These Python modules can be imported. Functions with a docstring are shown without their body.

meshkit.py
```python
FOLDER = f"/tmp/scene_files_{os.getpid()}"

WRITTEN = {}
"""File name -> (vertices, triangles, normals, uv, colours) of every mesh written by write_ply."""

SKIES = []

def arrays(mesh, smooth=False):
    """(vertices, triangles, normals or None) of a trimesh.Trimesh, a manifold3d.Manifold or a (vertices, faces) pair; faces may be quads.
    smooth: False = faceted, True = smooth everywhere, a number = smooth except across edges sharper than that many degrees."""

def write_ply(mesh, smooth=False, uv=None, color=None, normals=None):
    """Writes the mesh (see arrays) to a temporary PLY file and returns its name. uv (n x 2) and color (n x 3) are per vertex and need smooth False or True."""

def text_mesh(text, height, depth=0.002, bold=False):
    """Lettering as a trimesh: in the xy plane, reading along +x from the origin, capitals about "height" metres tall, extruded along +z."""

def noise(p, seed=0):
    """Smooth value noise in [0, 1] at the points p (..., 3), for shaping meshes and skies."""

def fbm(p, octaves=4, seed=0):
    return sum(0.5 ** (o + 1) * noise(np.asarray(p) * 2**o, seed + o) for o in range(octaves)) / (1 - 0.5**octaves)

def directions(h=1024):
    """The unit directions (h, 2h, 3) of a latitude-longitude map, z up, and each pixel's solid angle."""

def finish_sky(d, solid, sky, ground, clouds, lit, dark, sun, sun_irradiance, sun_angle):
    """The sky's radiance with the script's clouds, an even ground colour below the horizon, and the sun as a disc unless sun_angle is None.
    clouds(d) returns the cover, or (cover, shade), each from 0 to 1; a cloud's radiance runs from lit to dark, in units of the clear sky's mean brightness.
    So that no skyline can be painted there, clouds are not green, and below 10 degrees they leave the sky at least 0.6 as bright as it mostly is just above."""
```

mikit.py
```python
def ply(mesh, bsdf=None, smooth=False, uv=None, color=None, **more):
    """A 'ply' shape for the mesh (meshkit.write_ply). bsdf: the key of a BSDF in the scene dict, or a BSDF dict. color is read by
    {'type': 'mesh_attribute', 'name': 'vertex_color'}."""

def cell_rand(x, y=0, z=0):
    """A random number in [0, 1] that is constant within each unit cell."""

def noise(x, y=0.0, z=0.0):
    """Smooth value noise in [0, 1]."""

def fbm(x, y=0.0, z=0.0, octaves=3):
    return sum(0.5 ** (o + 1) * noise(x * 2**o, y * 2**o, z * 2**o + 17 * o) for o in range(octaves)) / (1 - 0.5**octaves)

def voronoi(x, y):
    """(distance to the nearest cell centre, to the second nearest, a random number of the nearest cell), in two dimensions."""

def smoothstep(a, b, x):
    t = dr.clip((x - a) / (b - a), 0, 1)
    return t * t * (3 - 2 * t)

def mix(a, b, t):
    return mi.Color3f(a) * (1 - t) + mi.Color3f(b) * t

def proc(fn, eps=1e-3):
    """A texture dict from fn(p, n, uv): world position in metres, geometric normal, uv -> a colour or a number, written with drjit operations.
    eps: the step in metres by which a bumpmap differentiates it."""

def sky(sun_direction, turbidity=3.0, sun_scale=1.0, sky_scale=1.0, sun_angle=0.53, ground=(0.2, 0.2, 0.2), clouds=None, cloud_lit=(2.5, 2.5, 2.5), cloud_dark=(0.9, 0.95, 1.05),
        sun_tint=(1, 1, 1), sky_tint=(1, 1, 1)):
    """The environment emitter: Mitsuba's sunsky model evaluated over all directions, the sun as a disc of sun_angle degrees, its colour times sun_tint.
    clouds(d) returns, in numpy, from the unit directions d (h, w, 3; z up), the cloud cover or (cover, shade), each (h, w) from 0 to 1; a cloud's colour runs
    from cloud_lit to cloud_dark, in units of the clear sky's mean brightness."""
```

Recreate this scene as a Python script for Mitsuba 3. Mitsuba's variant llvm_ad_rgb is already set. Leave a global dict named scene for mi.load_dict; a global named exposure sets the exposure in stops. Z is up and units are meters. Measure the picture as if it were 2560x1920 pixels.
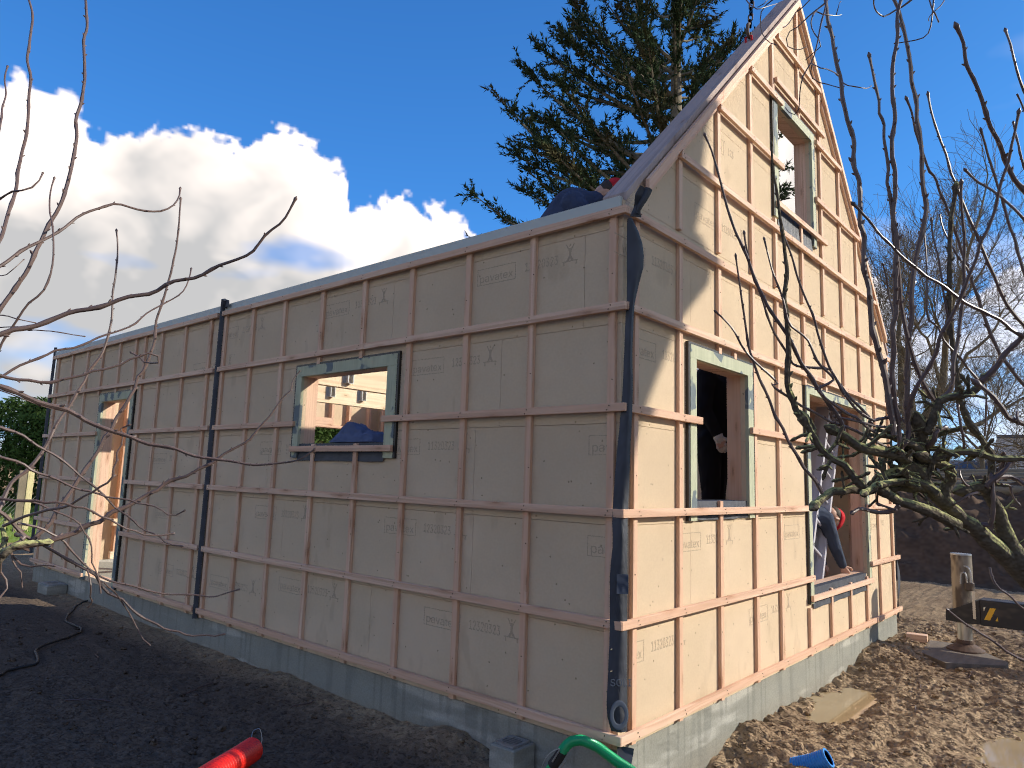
import math, random, numpy as np, trimesh, mitsuba as mi, drjit as dr, mikit, meshkit
import manifold3d as m3
from shapely.geometry import Polygon, box as sbox
from shapely.ops import unary_union

# ------------------------------------------------------------------ camera, sky, exposure
YAW, PITCH, ROLL = 0.7164, 0.1342, 0.0317
CAM = np.array([-3.2212, -2.0069, 1.2663])
_f = np.array([math.cos(PITCH) * math.cos(YAW), math.cos(PITCH) * math.sin(YAW), math.sin(PITCH)])
_r = np.cross(_f, [0, 0, 1]); _r /= np.linalg.norm(_r)
_u = np.cross(_r, _f)
UP = -math.sin(ROLL) * _r + math.cos(ROLL) * _u
exposure = 2.33
SUN = (0.556, -0.695, 0.455)
scene, labels = {}, {}
scene['camera'] = {'type': 'perspective', 'fov': 71.78, 'fov_axis': 'x', 'near_clip': 0.05, 'far_clip': 3000.0,
                   'to_world': mi.ScalarTransform4f().look_at(origin=CAM.tolist(), target=(CAM + _f).tolist(), up=UP.tolist())}

# cumulus tops as (azimuth, elevation) in degrees; clouds go on all round the horizon as noise banks, raised out of view to warm the shade
TOPS = [(96, 19), (88, 22), (83.4, 24.0), (79.1, 23.4), (78.6, 24.2), (76.8, 24.8), (75.8, 24.3), (74.6, 23.5), (73.7, 22.2), (72.8, 22.2), (71.6, 22.7), (69.8, 23.2), (68.2, 23.8), (67.1, 23.6), (65.7, 23.9), (64.0, 23.8), (62.5, 24.5), (60.2, 25.3), (58.9, 25.0), (57.6, 24.0), (56.2, 23.5), (55.3, 22.3), (55.1, 20.9), (54.9, 19.7), (54.3, 20.2), (53.9, 20.5), (52.2, 21.1), (50.2, 21.5), (49.4, 20.6), (47.6, 21.1), (46.0, 20.4), (44.8, 19.2), (43.1, 17.9), (41.3, 16.4), (38, 17), (31, 20), (26, 27), (18, 29), (15.5, 23), (13.5, 15), (11, 12), (4, 15), (-4, 14), (-14, 12)]
def clouds(d):
    az = np.degrees(np.arctan2(d[..., 1], d[..., 0])); el = np.degrees(np.arcsin(np.clip(d[..., 2], -1, 1)))
    a, e = np.array(TOPS[::-1], float).T
    ring = 17 + 16 * meshkit.fbm(d * 2.2 + 31, 3)
    w = np.clip((az - a[0]) / 12, 0, 1) * np.clip((a[-1] - az) / 12, 0, 1)
    top = np.interp(az, a, e) * w + ring * (1 - w)
    q = d * 14
    warp = np.stack([meshkit.fbm(q + 7, 2), meshkit.fbm(q + 19, 2), meshkit.fbm(q + 43, 2)], -1) - .5
    b = 1 - np.abs(2 * meshkit.fbm(d * 34 + warp * 1.3, 4) - 1)          # billows
    f = meshkit.fbm(d * 60 + warp * 2, 4)
    edge = top + (b - .72) * 3.3 + (f - .5) * 1.1 - el
    dens = np.clip(edge / 0.75 + .25, 0, 1)
    cover = dens * dens * (3 - 2 * dens)
    big = meshkit.fbm(d * 5.5 + warp * .5 + 3, 4)
    sm = meshkit.fbm(d * 16 + warp * .8 + 11, 4)
    depth = np.clip(edge / 11, 0, 1)
    shade = np.clip(.02 + 1.0 * depth ** .8 + 1.5 * (big - .5) + 1.2 * (sm - .5) - .55 * (b - .6) * (1 - depth), 0, 1)
    thin = np.clip((meshkit.fbm(d * np.array([5, 5, 11]) + 77, 5) - .56) * 2.2, 0, .42) * np.clip((34 - el) / 20, 0, 1) * np.clip(np.abs(az - 55) / 10 - 3.4, 0, 1)
    gap = np.clip((meshkit.fbm(d * np.array([6, 6, 14]) + 5, 4) - .36) * 4.5 + np.clip((el - 8) / 5, 0, 1), .35, 1)
    right = np.clip((15.5 - az) / 3, 0, 1) * np.clip((az + 30) / 10, 0, 1)   # broken, thin cloud towards the sun side
    cover = cover * gap * (1 - .35 * right)
    return np.maximum(cover, thin), shade * (1 - .5 * right)
scene['sky'] = mikit.sky(SUN, turbidity=2.6, clouds=clouds, cloud_lit=(4.2, 3.75, 3.4), cloud_dark=(1.65, 1.65, 1.66), sky_tint=(.33, .82, 1.38), sun_tint=(.84, 1.0, 1.34))

# ------------------------------------------------------------------ materials
N, F, V, MIX, SS = mikit.noise, mikit.fbm, mikit.voronoi, mikit.mix, mikit.smoothstep
def C(r, g, b): return mi.Color3f(r, g, b)
def mat(name, fn, rough=.7, spec=.3, bump=None, bscale=.002, eps=2e-3, two=False, **kw):
    bc = mikit.proc(fn) if callable(fn) else {'type': 'rgb', 'value': list(fn)}
    d = {'type': 'principled', 'base_color': bc, 'roughness': rough, 'specular': spec, **kw}
    if bump is not None:
        d = {'type': 'bumpmap', 'arbitrary': mikit.proc(bump, eps=eps), 'scale': bscale, 'bsdf': d}
    if two: d = {'type': 'twosided', 'bsdf': d}
    scene[name] = d
def wood_fn(al, ac, base, dark, red):
    def fn(p, n, uv):
        a, c = al(p), ac(p)
        tone = F(a * .35 + 5, c * 2.3 + 40, 1.0)
        w = N(a * 2.2, c * 9, 3.0)
        ring = N(c * 120 + w * 3.5, a * 2.4, 7.0)
        col = MIX(base, dark, SS(.35, .85, ring) * .45)
        col = MIX(col, red, SS(.35, .7, tone) * .6)
        k, _, r = V(a * 2.6 + 3.3, c * 11)
        col = MIX(col, C(.16, .07, .035), SS(.13, .04, k) * SS(.55, .62, r) * .85)
        kk = SS(.38, .1, k) * SS(.55, .62, r)
        col = MIX(col, dark, kk * .6)
        streak = SS(.66, .8, N(a * .9, c * 55, 12.0))
        return MIX(col, dark * .75, streak * .35)
    return fn
PINK, PINKD, PINKR = C(.66, .455, .325), C(.48, .265, .165), C(.56, .34, .225)
mat('wood_level', wood_fn(lambda p: p.x + p.y, lambda p: p.z, PINK, PINKD, PINKR), .62)
mat('wood_upright', wood_fn(lambda p: p.z, lambda p: p.x + p.y, PINK, PINKD, PINKR), .62)
PK3 = PINK * 1.08, PINKD * 1.2, PINKR * 1.1
mat('wood_slope', wood_fn(lambda p: (p.x + p.z) * .707, lambda p: (p.z - p.x) * .707, *PK3), .62)
mat('wood_slope_back', wood_fn(lambda p: (p.x - p.z) * .707, lambda p: (p.z + p.x) * .707, *PK3), .62)
mat('wood_plank', wood_fn(lambda p: p.x * 1.414, lambda p: p.y * .8, C(.38, .30, .27), C(.27, .205, .18), C(.32, .245, .215)), .75)
mat('wood_pale', wood_fn(lambda p: p.x, lambda p: p.z * .6, C(.74, .60, .42), C(.6, .42, .25), C(.68, .5, .32)), .6)
def fibre(p, n, uv):
    s = p.x + p.y
    g = N(s * 260, p.z * 260, 2.0); g2 = N(s * 90, p.z * 120, 5.0)
    m = F(s * 1.6, p.z * 2.1, 9.0, octaves=4)
    col = MIX(C(.575, .455, .315), C(.495, .38, .255), g * .45 + g2 * .3)
    col = MIX(col, C(.46, .345, .235), SS(.5, .78, m) * .22)
    col = MIX(col, C(.63, .49, .35), SS(.5, .25, m) * .4)
    row = mikit.cell_rand(dr.floor((p.z + .066) / .5536), dr.floor(s / 2.3))
    col = col * (0.97 + .05 * row)
    d, _, r = V(s * 9, p.z * 9)
    col = MIX(col, C(.17, .11, .07), SS(.07, .02, d) * SS(.72, .76, r) * .8)
    st = SS(.66, .8, F(s * 10, p.z * 4, 4.0)) * SS(.55, .7, N(s * 2.1, p.z * 1.4, 8.0))
    return MIX(col, C(.38, .29, .19), st * .3)
mat('fibreboard', fibre, .9, .15, bump=lambda p, n, uv: N((p.x + p.y) * 330, p.z * 330, 1.0), bscale=.0008)
def treated(p, n, uv):
    s = p.x + p.y
    k, _, r = V(s * 5.2, p.z * 5.2)
    t = F(s * 9, p.z * 9, 3.0)
    g = N(s * 70, p.z * 8, 5.0)
    col = MIX(C(.43, .44, .31), C(.32, .34, .23), g * .7)
    return MIX(col, C(.13, .16, .17), SS(.0, .06, t - .45 - k * .25) * SS(.3, .35, r))
mat('treated_wood', treated, .7)
mat('membrane', lambda p, n, uv: MIX(C(.02, .024, .034), C(.05, .056, .072), F(p.x * 18 + p.y * 18, p.z * 10, 2.0)), .62, .5, two=True,
    bump=lambda p, n, uv: F((p.x + p.y) * 38, p.z * 16, 1.0), bscale=.006)
mat('black_tape', (.018, .016, .016), .45, .5)
mat('pale_membrane', (.46, .49, .46), .7, .3)
mat('ink', (.40, .315, .225), .9, .1)
mat('white_print', (.11, .13, .165), .7, .2)
def conc(p, n, uv):
    s = p.x + p.y
    m = F(s * 3, p.z * 5, 2.0, octaves=5); f = N(s * 160, p.z * 160, 3.0)
    v = N(s * 26, p.z * 1.6, 6.0)
    col = MIX(C(.28, .28, .24), C(.205, .205, .18), m)
    col = MIX(col, C(.40, .395, .35), SS(.55, .72, F(s * 1.5 + p.z * 4, p.z * 9 - s * .7, 5.0)) * .8)
    col = MIX(col, C(.15, .155, .14), SS(.6, .8, v) * .45)
    col = MIX(col, C(.23, .19, .14), SS(.05, -.16, p.z + .27 + .1 * (m - .5)) * .35)
    return col * (.88 + .24 * f)
mat('concrete', conc, .85, .2, bump=lambda p, n, uv: F((p.x + p.y) * 16, p.z * 60, 1.0, octaves=4), bscale=.006)
def soil(p, n, uv):
    m = F(p.x * 1.1, p.y * 1.1, 1.0, octaves=4); f = F(p.x * 24, p.y * 24, p.z * 24, octaves=3); g = N(p.x * 190, p.y * 190, p.z * 190)
    col = MIX(C(.40, .285, .17), C(.27, .185, .11), SS(.3, .7, f))
    col = MIX(col, C(.22, .145, .085), SS(.5, .72, m) * .6)
    soil_shade = SS(.15, -.5, p.x + .35 * (m - .5))  # house shade painted into the soil colour on the left side
    col = MIX(col, C(.060, .048, .042), soil_shade * .88)
    fl = SS(.62, .74, N(p.x * 75, p.y * 48, p.z * 75))
    col = col * (1 - .4 * fl)
    return col * (.75 + .5 * g)
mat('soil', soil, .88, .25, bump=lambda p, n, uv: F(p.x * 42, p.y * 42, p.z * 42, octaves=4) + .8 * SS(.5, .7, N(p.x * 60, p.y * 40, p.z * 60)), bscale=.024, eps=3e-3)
mat('mound_soil', lambda p, n, uv: MIX(C(.13, .085, .056), C(.075, .05, .035), F(p.x * 3, p.y * 3, p.z * 3, octaves=5)) * (.7 + .6 * N(p.x * 17, p.y * 17, p.z * 17)), .95, .15)
mat('muddy_water', lambda p, n, uv: MIX(C(.36, .27, .15), C(.27, .19, .1), F(p.x * 3, p.y * 5, 1.0)), .03, .5)
mat('shoot_bark', lambda p, n, uv: MIX(C(.13, .085, .078), C(.065, .045, .046), F(p.x * 40, p.y * 40, p.z * 40)), .42, .5)
mat('pale_shoot_bark', lambda p, n, uv: MIX(C(.165, .11, .09), C(.08, .053, .048), F(p.x * 46, p.y * 46, p.z * 30)), .45, .45)
def moss(p, n, uv):
    f = F(p.x * 26, p.y * 26, p.z * 26, octaves=4); g = N(p.x * 120, p.y * 120, p.z * 120)
    m = F(p.x * 7, p.y * 7, p.z * 7)
    col = MIX(C(.13, .11, .085), C(.07, .058, .045), f)
    col = MIX(col, C(.34, .34, .15), SS(-.1, .55, n.z + n.x * .35 + (m - .5) * 1.5 + (g - .5) * .5) * .9)
    return col * (.65 + .7 * g)
mat('mossy_bark', moss, .95, .1, bump=lambda p, n, uv: F(p.x * 75, p.y * 75, p.z * 75, octaves=3), bscale=.012)
mat('bare_bark', lambda p, n, uv: MIX(C(.27, .23, .165), C(.16, .135, .1), F(p.x * 4, p.y * 4, p.z * 4)), .9, .1)
def cyp(p, n, uv):
    f = F(p.x * 1.4, p.y * 1.4, p.z * 1.4, octaves=4); g = N(p.x * 14, p.y * 14, p.z * 14)
    col = MIX(C(.038, .062, .034), C(.066, .09, .045), g)
    return MIX(col, C(.105, .078, .042), SS(.54, .68, f) * .6)
scene['cypress_leaf'] = {'type': 'twosided', 'bsdf': {'type': 'diffuse', 'reflectance': mikit.proc(cyp)}}
scene['hedge_leaf'] = {'type': 'twosided', 'bsdf': {'type': 'diffuse', 'reflectance': mikit.proc(lambda p, n, uv: MIX(C(.045, .085, .022), C(.10, .155, .045), N(p.x * 9, p.y * 9, p.z * 9)))}}
mat('lawn_green', lambda p, n, uv: MIX(C(.10, .17, .03), C(.16, .21, .06), F(p.x * 2, p.y * 2, 1.0, octaves=4)), .9, .1, two=True)
mat('dry_grass', (.42, .34, .17), .8, .2, two=True)
mat('steel', (.62, .6, .56), .33, .5, metallic=1.0)
mat('aluminium', (.48, .46, .50), .5, .5, metallic=.25)
mat('zinc', lambda p, n, uv: MIX(C(.5, .52, .54), C(.33, .34, .35), F(p.x * 60, p.y * 60, p.z * 60)), .4, .5, metallic=.75)
mat('grey_steel', lambda p, n, uv: MIX(C(.27, .235, .19), C(.085, .066, .055), SS(.45, .6, F(p.x * 9 + p.y * 9, p.y * 5, p.z * 4))), .42, .5, metallic=.35)
mat('pad_wood', lambda p, n, uv: MIX(C(.21, .18, .15), C(.11, .09, .075), F(p.x * 5, p.y * 30, p.z * 9)), .85, .2)
mat('rusty_steel', lambda p, n, uv: MIX(C(.15, .09, .06), C(.07, .055, .05), F(p.x * 30, p.y * 30, p.z * 30)), .7, .3)
mat('dark_paint', lambda p, n, uv: MIX(C(.018, .018, .021), C(.06, .05, .042), SS(.55, .75, F(p.x * 6, p.y * 6, p.z * 9))), .45, .5)
mat('yellow_paint', (.75, .42, .03), .45, .5)
mat('red_plastic', (.72, .03, .02), .32, .5)
mat('green_plastic', (.012, .36, .13), .25, .5)
mat('blue_plastic', (.03, .22, .62), .32, .5)
mat('black_rubber', (.02, .02, .022), .6, .4)
mat('black_cloth', lambda p, n, uv: C(.011, .011, .013) * (.7 + .6 * F(p.x * 14, p.y * 14, p.z * 10)), .9, .2, bump=lambda p, n, uv: F(p.x * 20, p.y * 20, p.z * 13), bscale=.03)
mat('denim', lambda p, n, uv: MIX(C(.12, .15, .25), C(.055, .072, .13), F(p.x * 22, p.y * 22, p.z * 22)), .95, .15, bump=lambda p, n, uv: F(p.x * 26, p.y * 26, p.z * 26), bscale=.02, two=True)
mat('slate_cloth', lambda p, n, uv: MIX(C(.07, .085, .12), C(.04, .05, .075), F(p.x * 12, p.y * 12, p.z * 12)), .95, .15, bump=lambda p, n, uv: F(p.x * 11, p.y * 11, p.z * 9), bscale=.03)
mat('blue_cloth', lambda p, n, uv: MIX(C(.06, .075, .125), C(.035, .045, .08), F(p.x * 12, p.y * 12, p.z * 12)), .95, .15, bump=lambda p, n, uv: F(p.x * 11, p.y * 11, p.z * 9), bscale=.03)
mat('red_cloth', (.50, .022, .03), .85, .2)
mat('glove_cloth', (.55, .53, .48), .85, .2)
mat('skin', (.50, .29, .2), .5, .35)
mat('hair', (.05, .035, .025), .7, .3)
mat('white_render', lambda p, n, uv: MIX(C(.62, .62, .6), C(.5, .5, .5), F(p.x * .6, p.y * .6, p.z * .6)), .9, .1)
mat('slate_roof', (.10, .11, .13), .8, .2)
mat('post_wood', wood_fn(lambda p: p.z, lambda p: p.x * 1.5 + p.y, C(.60, .54, .30), C(.46, .4, .2), C(.52, .46, .25)), .75)

# ------------------------------------------------------------------ helpers
count = {}
def key(name):
    count[name] = count.get(name, 0) + 1
    return name if count[name] == 1 else '%s_%03d' % (name, count[name] - 1)
def add(name, mesh, bsdf, parent=None, smooth=False):
    k = key(parent + '__' + name if parent else name)
    scene[k] = mikit.ply(mesh, bsdf, smooth=smooth)
    return k
def tag(k, label, cat, group=None):
    labels[k] = {'label': label, 'category': cat}
    if group: labels[k]['group'] = group
def thing(name, label, cat, group=None):
    k = key(name); tag(k, label, cat, group); return k
cat_ = trimesh.util.concatenate
def bx(x0, x1, y0, y1, z0, z1, c=0.0):
    lo = np.minimum([x0, y0, z0], [x1, y1, z1]); hi = np.maximum([x0, y0, z0], [x1, y1, z1])
    if c <= 0:
        m = trimesh.creation.box(hi - lo); m.apply_translation((lo + hi) / 2); return m
    pts = []
    for i in np.ndindex(2, 2, 2):
        q = np.where(i, hi, lo); s = np.where(i, -1, 1)
        for a in range(3):
            o = s * c; o[a] = 0; pts.append(q + o)
    return trimesh.convex.convex_hull(np.array(pts))
def hullpts(p): return trimesh.convex.convex_hull(np.asarray(p, float))
def prism(poly, lo, hi, axis):
    """shapely polygon in the wall plane, extruded from lo to hi along axis (0: (y,z) polygon, 1: (x,z) polygon, 2: (x,y))"""
    ms = []
    for g in getattr(poly, 'geoms', [poly]):
        if g.is_empty or g.area < 1e-5 or g.geom_type != 'Polygon': continue
        m = trimesh.creation.extrude_polygon(g, hi - lo, engine='earcut')
        v = m.vertices; a, b, w = v[:, 0], v[:, 1], v[:, 2] + lo
        if axis == 0: m.vertices = np.c_[w, a, b]
        elif axis == 1: m.vertices = np.c_[a, w, b]; m.invert()
        else: m.vertices = np.c_[a, b, w]
        ms.append(m)
    return cat_(ms) if ms else None
def frames(p):
    t = np.gradient(p, axis=0); t /= np.linalg.norm(t, axis=1, keepdims=True) + 1e-12
    a = np.array([.31, .52, .79]); n = np.cross(t[0], a); n /= np.linalg.norm(n)
    ns = []
    for k in t:
        n = n - k * (n @ k); n /= np.linalg.norm(n) + 1e-12; ns.append(n)
    ns = np.array(ns); return t, ns, np.cross(t, ns)
def tube(p, r, sides=8, cap=True, dome=1.0):
    p = np.asarray(p, float); r = np.broadcast_to(np.asarray(r, float), (len(p),))
    t, n, b = frames(p)
    a = np.arange(sides) / sides * 2 * np.pi
    v = (p[:, None] + r[:, None, None] * (np.cos(a)[None, :, None] * n[:, None] + np.sin(a)[None, :, None] * b[:, None])).reshape(-1, 3)
    f = []
    for i in range(len(p) - 1):
        for j in range(sides):
            k = (j + 1) % sides
            f += [(i * sides + j, i * sides + k, (i + 1) * sides + k), (i * sides + j, (i + 1) * sides + k, (i + 1) * sides + j)]
    if cap:
        m = len(v); v = np.vstack([v, p[0] - t[0] * r[0] * .3 * dome, p[-1] + t[-1] * r[-1] * .5 * dome]); o = (len(p) - 1) * sides
        for j in range(sides):
            k = (j + 1) % sides
            f += [(m, k, j), (m + 1, o + j, o + k)]
    return trimesh.Trimesh(v, f, process=False)
def spline(p, n):
    p = np.asarray(p, float); s = np.r_[0, np.cumsum(np.linalg.norm(np.diff(p[:, :3], axis=0), axis=1))]
    from scipy.interpolate import PchipInterpolator
    return PchipInterpolator(s, p)(np.linspace(0, s[-1], n))
def cyl(a, b, r0, r1=None, sides=20): return tube([a, b], [r0, r0 if r1 is None else r1], sides, True, 0.0)
def sheet(a, b, th=.002):
    """ribbon between two polylines, with thickness"""
    a, b = np.asarray(a, float), np.asarray(b, float); n = len(a)
    nb = np.cross(np.gradient(a, axis=0), b - a); nb /= np.linalg.norm(nb, axis=1, keepdims=True) + 1e-9
    v = np.vstack([a, b, a + nb * th, b + nb * th]); f = []
    for i in range(n - 1):
        f += [(i, i + 1, n + i + 1), (i, n + i + 1, n + i), (2 * n + i, 3 * n + i + 1, 2 * n + i + 1), (2 * n + i, 3 * n + i, 3 * n + i + 1)]
        f += [(i, 2 * n + i + 1, i + 1), (i, 2 * n + i, 2 * n + i + 1), (n + i, n + i + 1, 3 * n + i + 1), (n + i, 3 * n + i + 1, 3 * n + i)]
    return trimesh.Trimesh(v, f, process=False)
def npnoise(x, y, z=0., seed=0): return meshkit.noise(np.stack(np.broadcast_arrays(x, y, z), -1), seed)
def npfbm(x, y, z=0., o=4, seed=0): return meshkit.fbm(np.stack(np.broadcast_arrays(x, y, z), -1), o, seed)

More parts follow.
